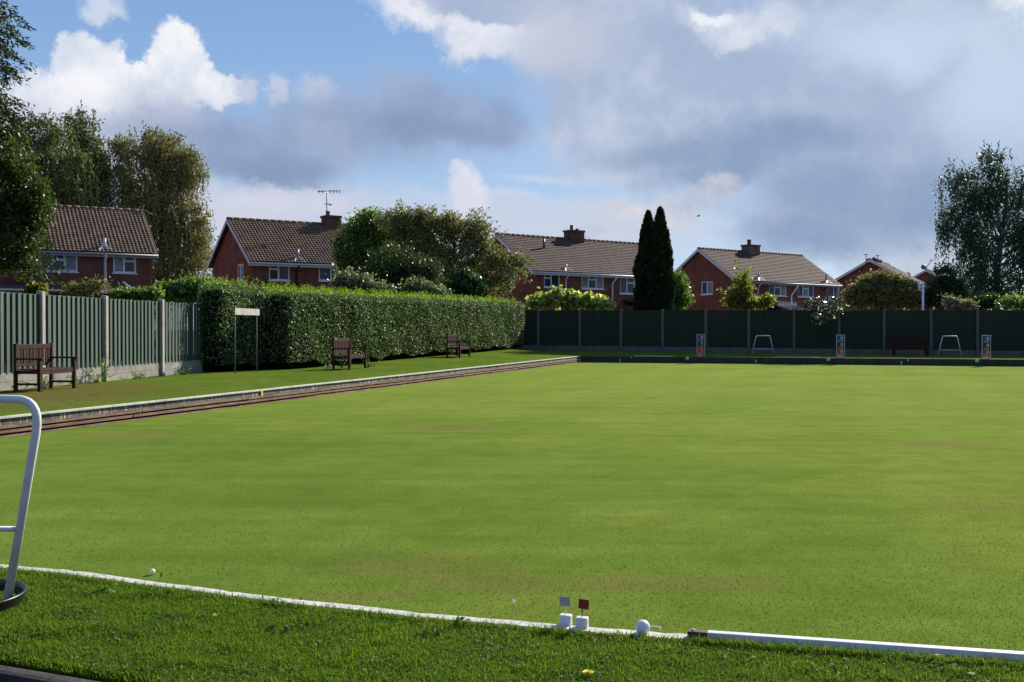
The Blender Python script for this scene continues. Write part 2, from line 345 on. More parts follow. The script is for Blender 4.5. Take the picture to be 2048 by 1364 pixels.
# ---------------------------------------------------------------- sky
def world():
    w = bpy.data.worlds.new('World'); SC.world = w; w.use_nodes = True
    t = NT(w.node_tree); bg = t.n['Background']
    sky = t.new('ShaderNodeTexSky', sky_type='NISHITA'); sky.sun_disc = False
    sky.sun_elevation = SUN_EL; sky.sun_rotation = SUN_AZ; sky.air_density = 1.0; sky.dust_density = .6; sky.ozone_density = 2.0
    d = t.new('ShaderNodeTexCoord').outputs['Generated']
    s = t.new('ShaderNodeSeparateXYZ'); t.put(s.inputs[0], d)
    az = t.m('ARCTAN2', s.outputs[0], s.outputs[1]); el = t.m('ARCSINE', s.outputs[2])
    az = t.m('MULTIPLY', az, 180 / math.pi); el = t.m('MULTIPLY', el, 180 / math.pi)
    G = 1 / (SKY * 2 ** EXPO)
    def col(r, g, b): return tuple(x * G for x in lin((r, g, b)))
    def wob(scale, detail, amp, rough=.6, offs=0):
        v = t.vm('ADD', d, (offs, offs * .7, -offs))
        n = t.new('ShaderNodeTexNoise'); t.put(n.inputs['Vector'], v); n.inputs['Scale'].default_value = scale
        n.inputs['Detail'].default_value = detail; n.inputs['Roughness'].default_value = rough
        x = t.new('ShaderNodeSeparateColor'); t.put(x.inputs[0], n.outputs['Color'])
        return (t.m('MULTIPLY', t.m('SUBTRACT', x.outputs[0], .5), amp), t.m('MULTIPLY', t.m('SUBTRACT', x.outputs[1], .5), amp))
    wp = wob(7, 9, 7.0, .66); ws = wob(4.5, 9, 7.5, .64, 3.1); wl = wob(2.2, 4, 9, .5, 7.7)
    A = {'p': (t.m('ADD', az, wp[0]), t.m('ADD', el, wp[1])), 's': (t.m('ADD', az, ws[0]), t.m('ADD', el, ws[1])), 'l': (t.m('ADD', az, wl[0]), t.m('ADD', el, wl[1]))}
    def ang(px, py):
        v = ray(px, py); return math.degrees(math.atan2(v.x, v.y)), math.degrees(math.asin(v.z / v.length))
    K = math.degrees(1 / F)
    def blobs(lst, wk, r0, r1):
        best = None
        for cx, cy, rx, ry in lst:
            a, e = ang(cx, cy)
            x = t.m('DIVIDE', t.m('SUBTRACT', A[wk][0], a), rx * K); y = t.m('DIVIDE', t.m('SUBTRACT', A[wk][1], e), ry * K)
            r = t.m('SQRT', t.m('ADD', t.m('MULTIPLY', x, x), t.m('MULTIPLY', y, y)))
            best = r if best is None else t.m('SMOOTH_MIN', best, r, .12)
        return t.ramp(best, r1, r0)
    # clear blue air, paler to the horizon
    c = t.mix(.88, sky.outputs[0], t.mix(t.ramp(el, 0, 20), col(172, 199, 230), col(122, 162, 214)))
    fb = t.noise(t.scale(d, (1, 1, 2.2)), 3.2, 8, .6)
    # broken cloud over the rest of the sky
    out = t.m('MAXIMUM', t.ramp(t.m('ABSOLUTE', az), 30, 45), t.ramp(el, 20, 32))
    back = t.m('MAXIMUM', t.ramp(t.m('ABSOLUTE', az), 35, 75), t.ramp(el, 24, 45))
    c = t.mix(t.m('MULTIPLY', back, .85), c, col(82, 115, 178))
    c = t.mix(t.m('MULTIPLY', t.m('MULTIPLY', out, t.ramp(fb, .46, .60)), .7), c, col(172, 182, 204))
    fine = t.noise(t.vm('ADD', d, (1.3, 0, 0)), 10, 9, .66)
    med = t.noise(t.vm('ADD', d, (4.3, 0, 2)), 6, 9, .66)
    tone = lambda a, b, f=med, lo=.35, hi=.65: t.mix(t.ramp(f, lo, hi), a, b)
    def layer(c, lst, wk, r0, r1, colr, k=1.0):
        mk = blobs(lst, wk, r0, r1)
        return t.mix(mk if k == 1 else t.m('MULTIPLY', mk, k), c, colr)
    # low haze and wisps
    c = layer(c, [(560, 420, 330, 75), (1000, 470, 500, 90)], 's', .5, 1.2, col(205, 211, 228), .8)
    c = layer(c, [(1080, 352, 130, 13), (960, 392, 170, 12), (1190, 335, 60, 14)], 's', .2, 1.3, col(205, 217, 236), .55)
    c = layer(c, [(195, 8, 35, 20), (545, 0, 60, 10)], 'p', .3, 1.2, col(215, 224, 238), .8)
    # left cumulus
    c = layer(c, [(170, 130, 66, 72), (342, 132, 62, 74), (85, 195, 100, 78), (250, 190, 130, 60), (20, 250, 120, 110), (400, 185, 55, 42), (455, 178, 30, 26)], 'p', .78, 1.06, tone(col(250, 250, 253), col(212, 220, 236), fine, .38, .66), .97)
    c = layer(c, [(480, 172, 34, 34), (548, 180, 28, 30), (640, 185, 60, 40)], 'p', .4, 1.15, col(196, 206, 226), .9)
    c = layer(c, [(60, 260, 130, 80), (190, 250, 110, 65), (300, 235, 120, 55), (200, 310, 200, 80), (110, 330, 160, 80)], 's', .3, 1.25, tone(col(204, 211, 227), col(186, 196, 218)), .95)
    c = layer(c, [(470, 270, 250, 90), (640, 235, 150, 80), (740, 255, 220, 92), (860, 215, 160, 100), (570, 310, 220, 60), (970, 235, 90, 66), (320, 255, 150, 55)], 's', .25, 1.25, tone(col(140, 159, 193), col(168, 180, 207)), .93)
    c = layer(c, [(540, 320, 150, 34), (860, 255, 110, 36)], 's', .1, 1.4, col(133, 152, 186), .7)
    c = layer(c, [(500, 415, 160, 45), (640, 395, 90, 28), (430, 440, 90, 60)], 'p', .5, 1.2, tone(col(214, 216, 230), col(198, 204, 224)), .8)
    c = layer(c, [(928, 366, 50, 30), (935, 400, 34, 40), (895, 352, 22, 16)], 'p', .3, 1.25, tone(col(232, 232, 240), col(214, 219, 234), fine), .95)
    # great cloud on the right: bright rim, blue-grey body
    c = layer(c, [(880, 20, 160, 62), (960, 85, 90, 62), (1060, 70, 110, 80), (760, 0, 60, 28)], 'p', .62, 1.12, tone(col(246, 246, 250), col(212, 218, 234), fine, .36, .66), .95)
    c = layer(c, [(1290, 110, 260, 170), (1420, 240, 330, 150), (1750, 180, 420, 260), (1180, 210, 95, 110), (1320, 320, 200, 50), (1700, 330, 420, 60), (1010, 10, 200, 45), (2000, 420, 300, 140), (1750, 430, 250, 70)], 'p', .66, 1.16, tone(col(166, 183, 211), col(198, 208, 227), med, .38, .64), .97)
    c = layer(c, [(1520, 300, 280, 65), (1330, 300, 160, 50), (1750, 400, 300, 85), (1620, 470, 180, 60), (1420, 340, 180, 45)], 's', .2, 1.3, tone(col(138, 160, 193), col(152, 171, 201)), .95)
    c = layer(c, [(1130, 60, 130, 90)], 's', .2, 1.3, col(199, 204, 221), .8)
    c = layer(c, [(1800, 60, 260, 75), (2000, 140, 130, 150)], 's', .1, 1.3, col(200, 219, 240), .85)
    c = layer(c, [(1450, 50, 75, 26), (1545, 62, 70, 32), (1500, 75, 70, 22)], 'p', .1, 1.5, tone(col(238, 241, 247), col(205, 215, 233), fine, .35, .65), .75)
    c = layer(c, [(2040, 10, 60, 30), (1440, 40, 40, 14)], 'p', .2, 1.2, col(238, 245, 250), .9)
    c = layer(c, [(1310, 405, 115, 28), (1420, 398, 66, 30), (1380, 430, 90, 30), (1180, 445, 50, 18), (1240, 400, 40, 18)], 'p', .3, 1.25, tone(col(222, 219, 226), col(178, 189, 210), fine, .38, .62), .85)
    c = layer(c, [(1860, 510, 170, 36), (1230, 470, 60, 20)], 's', .3, 1.3, col(200, 208, 224), .6)
    t.put(bg.inputs[0], c); bg.inputs[1].default_value = SKY
    w.cycles.sampling_method = 'MANUAL'; w.cycles.sample_map_resolution = 512
world()

# ---------------------------------------------------------------- ground, green, banks
PL0 = gnd(0, 834, .27); C0 = Vector((2.97, 45.7, .27))                 # left plinth line and far-left corner
dl = Vector((C0.x - PL0.x, C0.y - PL0.y)).normalized()
PLs = PL0 - Vector((dl.x, dl.y, 0)) * 9.5
FE = Vector((24.5, 38.81, .27))                                           # right end of far plinth
df = Vector((FE.x - C0.x, FE.y - C0.y)).normalized()

mb = MB(); S = 900
mb.add([(-S, -60, -.16), (S, -60, -.16), (S, 1500, -.16), (-S, 1500, -.16)], [(0, 1, 2, 3)])
mb.build('ground', M['soil'], kind='structure')
nearpx = [(-420, 1090), (-200, 1110), (0, 1127), (140, 1138), (305, 1160), (450, 1179), (600, 1197), (750, 1213), (900, 1228), (1000, 1237), (1130, 1247), (1260, 1257), (1380, 1267), (1700, 1291), (2048, 1316), (2500, 1345)]
near = [gnd(x, y, .27) for x, y in nearpx]
# the green: one sheet
mb = MB()
lp = [PLs + Vector((-.03, 0, 0)), C0 + Vector((-.03, .03, 0)), FE + Vector((0, .03, 0)), Vector((24, 3.2, 0)), Vector((-8.2, 4.6, 0))]
mb.add([(p.x, p.y, 0) for p in lp], [tuple(range(len(lp) - 1, -1, -1))])
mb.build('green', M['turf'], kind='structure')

def fencex(y): return -9.5 + .1476 * (y - 21.2)
FA = Vector((1.05, 49.05, .46)); FB = Vector((21.6, 44.05, .29))         # far fence base line
HA = Vector((-6.34, 30.0, .27)); HB = Vector((.55, 47.9, .56))           # long hedge base line
# left bank strip
rows = []
n = 40
for i in range(n + 1):
    f = i / n; p = PLs.lerp(C0, f)
    y = p.y + (p.x - fencex(p.y)) * .2
    if y < 29: q = Vector((fencex(y), y, .27))
    else:
        g = min(1, max(0, (y - 30) / (47.9 - 30))); q = HA.lerp(HB, g)
        if y < 30: q = Vector((fencex(y), y, .27)).lerp(HA, y - 29)
    if i == n: q = FA.copy()
    e = q + (q - p).normalized() * 4; e.z = q.z + .02
    rows.append([p + Vector((0, 0, -.012))] + [p.lerp(q, k) + Vector((0, 0, .02 * math.sin(k * 3.1))) for k in (.12, .35, .6, .8)] + [q, e])
mb = MB(); W_ = len(rows[0])
for r in rows: mb.v += [tuple(p) for p in r]
for i in range(n):
    for k in range(W_ - 1):
        a = i * W_ + k; mb.f.append((a, a + W_, a + W_ + 1, a + 1)); mb.smooth.append(True)
mb.build('bank', M['bank'], kind='structure')
rows = []
for i in range(31):
    f = i / 30; p = C0.lerp(FE, f); q = FA.lerp(FB + (FB - FA) * .2, f)
    e = q + Vector((.25, 1, 0)) * 2
    rows.append([p + Vector((0, 0, -.012)), p.lerp(q, .15), p.lerp(q, .5) + Vector((0, 0, .02)), q, e])
mb = MB(); W_ = 5
for r in rows: mb.v += [tuple(p) for p in r]
for i in range(30):
    for k in range(W_ - 1):
        a = i * W_ + k; mb.f.append((a, a + W_, a + W_ + 1, a + 1)); mb.smooth.append(True)
mb.build('far_bank', M['bank'], kind='structure')

# frames along a line
def frame(p, d):     # matrix: local x along d, local y to the left of d (away from green on left plinth), z up
    d = Vector((d.x, d.y, 0)).normalized(); nrm = Vector((-d.y, d.x, 0))
    return Matrix(((d.x, nrm.x, 0, p.x), (d.y, nrm.y, 0, p.y), (0, 0, 1, 0), (0, 0, 0, 1)))
# left plinth (retaining wall): coping, slab face, two timber rails, foot strip
Ll = (C0 - PLs).length
Mx = frame(PLs, dl)
rw = empty('retaining_wall', (PLs.x, PLs.y, 0), 'long low retaining wall of grey concrete and brown timber rails, left of the green', 'retaining wall')
def rw_part(name, mat, x0, x1, y0, y1, z0, z1, step=2.4, jit=.006, gapw=.006):
    mb = MB(); x = x0
    while x < x1 - .01:
        xe = min(x + step * random.uniform(.94, 1.06), x1); j = random.uniform(-jit, jit); j2 = random.uniform(-jit, jit) * .5
        mb.box(x, xe - gapw, y0 + j, y1, z0 + j2, z1 + j2, Mx); x = xe
    return mb.build(name, mat, rw, off=(PLs.x, PLs.y, 0))
rw_part('backing', M['gap'], 0, Ll, .03, .2, -.05, .2, 50, 0, 0)
rw_part('coping', M['coping'], 0, Ll, -.03, .055, .246, .272, 1.2, .003)
rw_part('slab_face', M['slab'], 0, Ll, 0, .05, .155, .2455, 1.2, .003)
rw_part('rail', M['timber'], 0, Ll, -.028, .03, .112, .152, 3.0, .012)
rw_part('rail', M['timber'], 0, Ll, -.045, .03, .05, .086, 3.0, .012)
rw_part('foot_strip', M['timber'], 0, Ll, -.07, .02, -.02, .018, 3.0, .008)
# far plinth
Mf = frame(C0, df); Lf = (FE - C0).length
fw = empty('retaining_wall', (C0.x, C0.y, 0), 'low dark retaining wall in shade across the far end of the green', 'retaining wall')
mb = MB(); x = 0
while x < Lf: xe = min(x + 2.0, Lf); mb.box(x, xe - .006, random.uniform(0, .004), .1, -.05, .245, Mf); x = xe
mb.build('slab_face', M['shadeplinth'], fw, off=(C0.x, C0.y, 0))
mb = MB(); x = 0
while x < Lf: xe = min(x + 1.2, Lf); mb.box(x, xe - .006, -.012 + random.uniform(-.003, .003), .12, .2475, .27 + random.uniform(-.004, .002), Mf); x = xe
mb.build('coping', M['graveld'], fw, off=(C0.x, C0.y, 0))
def farpt(px, back=0.0):          # point on far plinth line under pixel column px, pushed back
    u = (px - CX) / F
    s = (u * C0.y - C0.x) / (df.x - u * df.y)
    return Vector((C0.x + s * df.x - df.y * back, C0.y + s * df.y + df.x * back, .27))

# near coping and lawn
nc = empty('edging', (0, 4.4, 0), 'weathered white concrete edging between near lawn and bowling green', 'edging')
mb = MB()
def offs(pts, d):
    out = []
    for i, p in enumerate(pts):
        a = pts[max(0, i - 1)]; b = pts[min(len(pts) - 1, i + 1)]; t_ = (b - a).normalized(); out.append(p + Vector((-t_.y, t_.x, 0)) * d)
    return out
def resample(pts, step):
    out = []
    for a, b in zip(pts, pts[1:]):
        k = max(1, int((b - a).length / step)); out += [a.lerp(b, i / k) for i in range(k)]
    return out + [pts[-1]]
fine = resample(near, .04); fo = offs(fine, -.082)
prof = []
vs = []; fs = []
for i, (a, b) in enumerate(zip(fine, fo)):
    w = .003 * math.sin(i * .21) + .002 * math.sin(i * .83 + 1); h = .0015 * math.sin(i * .37 + 2) + random.uniform(-.0012, .0008)
    dirn = (a - b).normalized()
    w += random.uniform(-.0025, .0025)
    if i % 23 == 0: h -= .004; w -= .004
    vs += [a + Vector((0, 0, -.32)), a + dirn * w + Vector((0, 0, -.012 + h)), a - dirn * .015 + Vector((0, 0, h)), b + dirn * (.012 + w) + Vector((0, 0, h * .7 - .002)), b + Vector((0, 0, -.02)), b + Vector((0, 0, -.2))]
for i in range(len(fine) - 1):
    for k in range(5): a = i * 6 + k; fs.append((a, a + 1, a + 7, a + 6))
mb.add(vs, fs, False); mb.build('kerb', M['edgestone'], nc, off=(0, 4.4, 0))

K0 = gnd(0, 1312, .27); K1 = gnd(320, 1364, .27); kd = (K1 - K0).normalized()
kline = [K0 - kd * 3, K0 + kd * 7]
mb = MB()
front = resample(offs(near, -.09), .15)
vs = []
for p in front:
    # closest y on kerb line below
    s = (p.x - K0.x) / kd.x; q = K0 + kd * s
    if p.x > K1.x: q = Vector((p.x, min(q.y, 3.3), .27))
    for k in (0, .3, .6, .95, 1.0): vs.append(p.lerp(q, k) + Vector((0, 0, -.010 if k < .96 else -.09)))
fs = [(i * 5 + k, i * 5 + k + 5, i * 5 + k + 6, i * 5 + k + 1) for i in range(len(front) - 1) for k in range(4)]
fs = [tuple(reversed(f)) for f in fs]
mb.add(vs, fs, True); mb.build('lawn', M['lawn'], kind='structure')
kb = MB(); Mk = frame(K0, kd); x = -3.0
while x < 9:
    kb.bbox(x, x + .91, -.105, -.03, .0, .258, .022, Mk); x += .915
props(kb.build('kerb', M['kerb']), kind='structure')
mb = MB(); p0 = K0 - kd * 4; p1 = K0 + kd * 9; nn = Vector((kd.y, -kd.x, 0))
mb.add([p0 + nn * .1, p1 + nn * .1, p1 + nn * 6, p0 + nn * 6], [(0, 1, 2, 3)])
mb.v = [(x, y, .19) for x, y, z in mb.v]; mb.build('path', M['path'], kind='structure')

# grass blades of the near lawn
def blades(n, h0, h1, w0, sampler, lean=.5):
    P = sampler(n); n = len(P)
    a = RNG.random(n) * 2 * np.pi; h = h0 + (h1 - h0) * RNG.random(n) ** 1.6
    cl = np.stack([np.cos(a), np.sin(a), np.zeros(n)], 1); b = np.stack([-np.sin(a), np.cos(a), np.zeros(n)], 1)
    ln = (RNG.random(n) * lean + .1)[:, None]; hh = h[:, None]
    w = (w0 * (.6 + .8 * RNG.random(n)))[:, None]
    up = np.array([[0, 0, 1.0]])
    mid = P + up * hh * .6 + cl * hh * ln * .45; tip = P + up * hh * (1 - .25 * ln) + cl * hh * ln * 1.1
    q1 = np.stack([P - b * w / 2, P + b * w / 2, mid + b * w / 2.4, mid - b * w / 2.4], 1)
    q2 = np.stack([mid - b * w / 2.4, mid + b * w / 2.4, tip + b * w * .08, tip - b * w * .08], 1)
    return np.concatenate([q1, q2])
fx = np.array([p.x for p in offs(near, -.085)]); fy = np.array([p.y for p in offs(near, -.085)])
def lawn_sample(n):
    x = RNG.uniform(-2.6, 3.1, n); y0 = np.interp(x, fx, fy); y1 = np.maximum(K0.y + (x - K0.x) / kd.x * kd.y, 3.2)
    f = RNG.random(n) ** .85; y = y0 + (y1 - y0 + .02) * f
    keep = np.abs(x) < y * .56; x = x[keep]; y = y[keep]
    return np.stack([x, y, np.full(len(x), .257)], 1)
def edge_sample(n):
    x = RNG.uniform(-2.6, 3.1, n); y = np.interp(x, fx, fy) - RNG.random(n) * .05 + .006
    return np.stack([x, y, np.full(len(x), .255)], 1)
def kerb_sample(n):
    s = RNG.uniform(-1, 4, n); off = RNG.random(n) ** 2 * .1
    return np.stack([K0.x + kd.x * s + kd.y * -off * -1 * -1, K0.y + kd.y * s + kd.x * off, np.full(n, .245)], 1)
M['blade'] = leafmat('grass_blade', (.072, .150, .012), (.145, .230, .024), (.24, .23, .08), .75, .42, .05)
def plank_sample(n):
    x = RNG.uniform(.68, 2.7, n); return np.stack([x, np.interp(x, fx, fy) - RNG.random(n) * .03, np.full(n, .255)], 1)
def tuft_sample(n):
    c = lawn_sample(150); k = RNG.integers(0, len(c), n); P = c[k] + RNG.normal(size=(n, 3)) * [.03, .025, 0]
    y0 = np.interp(P[:, 0], fx, fy); y1 = np.maximum(K0.y + (P[:, 0] - K0.x) / kd.x * kd.y, 3.2)
    return P[(P[:, 1] < y0) & (P[:, 1] > y1)]
quads('grass', np.concatenate([blades(16000, .018, .042, .0034, tuft_sample, .9), blades(330000, .006, .024, .0032, lawn_sample, .9), blades(12000, .012, .040, .0030, edge_sample, .8), blades(3500, .03, .05, .003, plank_sample, .7), blades(6000, .015, .05, .004, kerb_sample, 1.0)]), M['blade'], kind='stuff')
M['clover'] = leafmat('clover_leaf', (.045, .10, .014), (.085, .15, .028), (.14, .20, .07), .6, .3, .1)
def clover_sample(n):
    c = lawn_sample(70); k = RNG.integers(0, len(c), n); P = c[k] + RNG.normal(size=(n, 3)) * [.07, .07, 0]
    y0 = np.interp(P[:, 0], fx, fy); y1 = np.maximum(K0.y + (P[:, 0] - K0.x) / kd.x * kd.y, 3.2)
    P = P[(P[:, 1] < y0 - .02) & (P[:, 1] > y1 + .02)]
    P[:, 2] = .262 + RNG.random(len(P)) * .018; return P
P = clover_sample(9000); Q = lawn_sample(16); Q = (Q[:, None, :] + RNG.normal(size=(len(Q), 26, 3)) * [.035, .03, 0]).reshape(-1, 3); Q[:, 2] = .272 + RNG.random(len(Q)) * .016
quads('clover', np.concatenate([leaves(P, .011, .9, 1.2, np.array([[1.0, 0, 0]]), 3), leaves(Q, .026, .55, 1.0, np.array([[1.0, 0, 0]]), 3)]), M['clover'], kind='stuff')
# short turf blades on the near part of the green
def turf_sample(n):
    x = RNG.uniform(-4.5, 4.8, n); y = 4.2 + np.minimum(RNG.exponential(2.2, n), 12)
    keep = (np.abs(x) < y * .53) & (y > np.interp(x, [p.x for p in near], [p.y for p in near]) + .15); return np.stack([x[keep], y[keep], np.zeros(keep.sum())], 1)
M['tblade'] = leafmat('turf_blade', (.124, .188, .030), (.165, .222, .041), (.18, .17, .06), .9, .3, .0)
quads('turf_grass', blades(110000, .004, .011, .004, turf_sample, 1.2), M['tblade'], kind='stuff')

# ---------------------------------------------------------------- small things on near edge
def cuboid_marker(px0, px1, pyb, label, plate, stick, name_plate, tilt):
    Yd = gnd((px0 + px1) / 2, pyb, .272).y; w = (px1 - px0) * Yd / F * .84
    c = at((px0 + px1) / 2, pyb, Yd); o = empty('rink_marker', (c.x, c.y, .263), label, 'marker', 'rink markers on the white edging', R(-19))
    MB().bbox(-w / 2, w / 2, -w * .36, w * .36, 0, w * .95, .006).build('base_block', M['plastic'], o)
    MB().tube([(0, 0, w * .9), (0, 0, w * 2.0)], .0022, 6).build('pin', stick, o)
    MB().bbox(-w * .44, w * .44, -.0035, -.0005, w * 1.62, w * 2.42, .001, Matrix.Rotation(R(tilt), 4, 'Y') @ Matrix.Identity(4)).build(name_plate, plate, o)
    return o
cuboid_marker(1117, 1146, 1247, 'small white block marker with a pale grey plate on a pin', M['clear'], M['white'], 'plate', -2)
cuboid_marker(1150, 1179, 1252, 'small white block marker with a dark red plate on a pin', M['red'], M['wire'], 'plate', 4)
p = gnd(1284, 1262, .27); mb = MB(); mb.sphere((0, 0, .028), .029, 24, 16)
props(place(mb.build('ball', M['plastic']), (p.x, p.y - .02, .262)), 'larger smooth white ball resting on the white edging', 'ball')
p = gnd(1307, 1256, .275); mb = MB(); mb.tube([(.028 * math.cos(a), .012 * math.sin(a), .006 + .006 * math.sin(a)) for a in [i * math.pi / 8 for i in range(-1, 10)]], .003, 6)
props(place(mb.build('wire_loop', M['greyw']), (p.x, p.y, .268)), 'thin pale bent wire loop lying beside the larger white ball', 'wire loop')
p = gnd(305, 1150, 0); mb = MB(); mb.sphere((0, 0, .016), .0165, 16, 10)
props(place(mb.build('ball', M['plastic']), (p.x, p.y, .004)), 'tiny white ball on the green just behind the white edging at left', 'ball')
# white plank on the edging at right
a = gnd(1376, 1270, .272); b = gnd(2330, 1336, .272); d = (b - a).normalized(); L_ = (b - a).length; Mp = frame(a, d)
pl = empty('plank', (a.x, a.y, .27), 'long white painted plank with a bare maroon end, lying on the edging at right', 'plank')
MB().bbox(.075, L_, -.036, 0.0, .274, .297, .003, Mp).build('painted_length', M['white'], pl, off=(a.x, a.y, .27))
mb = MB(); mb.bbox(0, .073, -.0365, .001, .274, .2962, .003, Mp); mb.build('bare_end', M['maroon'], pl, off=(a.x, a.y, .27))
MB().tube([Mp @ Vector((.022, -.018, .295)), Mp @ Vector((.022, -.018, .301))], .006, 8).build('screw', M['greyw'], pl, off=(a.x, a.y, .27))

# near tubular frame in its black bowl
Yf = 4.1
def A_(px, py, dy=0): return at(px, py, Yf + dy)
bc = A_(-94, 1193)
fr = empty('tubular_frame', (bc.x, bc.y, .27), 'white tubular frame with crossbar rising from a black ring base on wheels, near left edge', 'frame')
off = (bc.x, bc.y, .27)
rt, rb = A_(76, 838), A_(14, 1206); lt, lb = A_(-264, 838), A_(-202, 1206)
bar_r = A_(52, 801); bar_l = A_(-240, 791)
arc = lambda p, c, q: [p.lerp(c, k).lerp(c.lerp(q, k), k) for k in (0, .15, .3, .45, .6, .75, .9, 1)]
rt = A_(72, 866); lt = A_(-260, 866); bar_r = A_(40, 799); bar_l = A_(-230, 791)
cor = arc(rt, A_(82, 803), bar_r); corl = arc(bar_l, A_(-270, 790), lt)
mb = MB(); mb.tube([rb] + cor + [bar_r.lerp(bar_l, .5)] + corl + [lb], .0168, 14); mb.build('tube', M['white'], fr, off=off)
MB().tube([A_(30, 1058), A_(-222, 1056)], .011, 10).build('crossbar', M['white'], fr, off=off)
r_ = .262; zc = bc.z
mb = MB(); mb.lathe([(r_ - .012, -.034), (r_, 0), (r_ + .003, .006), (r_ - .004, .010), (r_ - .012, .004), (r_ - .024, -.032), (r_ - .012, -.034)], 56, (bc.x, bc.y, zc))
mb.build('ring_base', M['black'], fr, off=off)
for k in range(3):
    an = R(-25) + k * R(120) if k else R(-25); wx, wy = bc.x + .2 * math.cos(an), bc.y + .2 * math.sin(an) * .9
    if k == 0: wx = A_(4, 1250).x; wy = bc.y - .1
    mb = MB(); mb.sphere((wx, wy, .300), .03, 16, 10); q_ = Vector((wx - bc.x, wy - bc.y, 0)).normalized() * (r_ - .016); mb.tube([(wx, wy, .31), (bc.x + q_.x, bc.y + q_.y, zc - .02)], .009, 8)
    mb.build('castor', M['black'], fr, off=off)

# flowers
def dandelion(px, py, r, label, h=.03):
    p = gnd(px, py, .27); o = empty('dandelion', (p.x, p.y, .255), label, 'flower', 'dandelions in the near lawn')
    mb = MB()
    for k in range(46):
        an = k * 2.4; e = r * (.35 + .65 * (k / 46)); z = h + .006 * (1 - k / 46)
        c_, s_ = math.cos(an), math.sin(an); w = r * .16
        mb.add([(0, 0, h - .004), (c_ * e - s_ * w, s_ * e + c_ * w, z), (c_ * e * 1.1, s_ * e * 1.1, z + .001), (c_ * e + s_ * w, s_ * e - c_ * w, z)], [(0, 1, 2, 3)])
    mb.build('petals', M['dand'], o)
    MB().tube([(0, 0, 0), (0, 0, h)], .002, 6).build('stalk', M['stem'], o)
dandelion(1177, 1352, .021, 'large yellow dandelion flower in the lawn at the bottom edge', .028)
dandelion(430, 1234, .010, 'small yellow dandelion flower in the grass near the left frame', .022)
p = gnd(1024, 1226, .27); o = empty('seeding_plant', (p.x, p.y, .255), 'pale seed head on a thin stalk rising above the white edging', 'flower')
MB().tube([(0, 0, 0), (.003, 0, .03), (.006, 0, .062)], .0012, 5).build('stalk', M['stem'], o)
mb = MB(); mb.sphere((.006, 0, .064), .007, 10, 6); mb.build('head', M['seed'], o)
p = gnd(314, 1172, .27); o = empty('seed_stalk', (p.x, p.y, .25), 'dark plantain seed stalk leaning over the edging beside the tiny ball', 'plant')
MB().tube([(0, 0, 0), (.006, .004, .04), (.014, .006, .062)], .0011, 5).build('stalk', M['stem'], o)
MB().tube([(.014, .006, .06), (.019, .007, .075), (.021, .007, .082)], [.0025, .004, .001], 6).build('head', M['black'], o)
M['fallen'] = leafmat('fallen_leaf', (.26, .30, .14), (.33, .33, .17), None, .6, .15)
for px, py, lb, n_ in ((30, 1350, 'pale green fallen leaves lying on the dark path at bottom left', 6), (92, 1361, 'single yellowish fallen leaf on the path below the kerb', 2)):
    p = gnd(px, py, .195); P = np.array([[p.x, p.y, .205]]) + RNG.normal(size=(n_, 3)) * [.022, .012, .004]
    props(quads('fallen_leaf', leaves(P, .05, .6, .8), M['fallen'], off=tuple(p)), lb, 'leaf')

# ---------------------------------------------------------------- benches
def bench(L=1.2, D=.48):
    o = empty('bench', (0, 0, 0), 'x', 'bench', 'wooden garden benches round the green')
    # local: x along back (0..L), y forward toward sitter's feet is -y ; back at y=0
    for x in (0, L - .06):
        MB().bbox(x, x + .06, -.03, .03, 0, .9, .006).build('leg', M['brown'], o)
        MB().bbox(x, x + .06, -D - .03, -D + .03, 0, .60, .006).build('leg', M['brown'], o)
    for x in (-.005, L - .065):
        MB().bbox(x, x + .07, -D - .075, -.031, .601, .635, .008).build('armrest', M['brown'], o)
        MB().bbox(x + .015, x + .05, -D + .031, -.031, .13, .17, .004).build('stretcher', M['brown'], o)
    mb = MB()
    for k in range(5): mb.bbox(.062, L - .062, -D + .01 + k * .088, -D + .085 + k * .088, .41, .43, .004)
    mb.bbox(.062, L - .062, -D - .012, -D + .008, .33, .425, .004); mb.bbox(.062, L - .062, -.012, .012, .33, .405, .004)
    for x in (.008, L - .052): mb.bbox(x, x + .04, -D + .031, -.031, .34, .40, .004)
    mb.build('seat', M['brown'], o)
    mb = MB(); mb.bbox(.061, L - .061, -.016, .016, .80, .885, .006); mb.bbox(.061, L - .061, -.016, .016, .47, .52, .006)
    nsl = 11
    for k in range(nsl):
        x = .075 + k * (L - .15 - .066) / (nsl - 1); mb.bbox(x, x + .066, -.009, .009, .515, .805, .003)
    mb.build('backrest', M['brown'], o)
    return o
b1 = bench()
def place_bench(o, px, Y, z, rz, label):
    p = at(px, 700, Y); o.location = (p.x, p.y, z); o.rotation_euler = (0, 0, rz); o['label'] = label
place_bench(b1, 29, 19.4, .268, R(90 - 8.4), 'dark brown slatted bench in front of the green board fence')
b2 = dup(b1); place_bench(b2, 666, 29.6, .275, R(90 - 15), 'reddish brown bench against the hedge, the nearer of two there')
b3 = dup(b1); place_bench(b3, 894, 38.5, .36, R(90 - 16), 'smaller looking brown bench at the far end of the hedge')
b4 = dup(b1); p = at(1790, 700, 43.6); place_bench(b4, 1792, 44.0, .29, R(-14), 'almost black bench in the shade against the far dark fence')
b4.location = (p.x, p.y + .3, .3); b4.scale = (1.12, 1, 1)

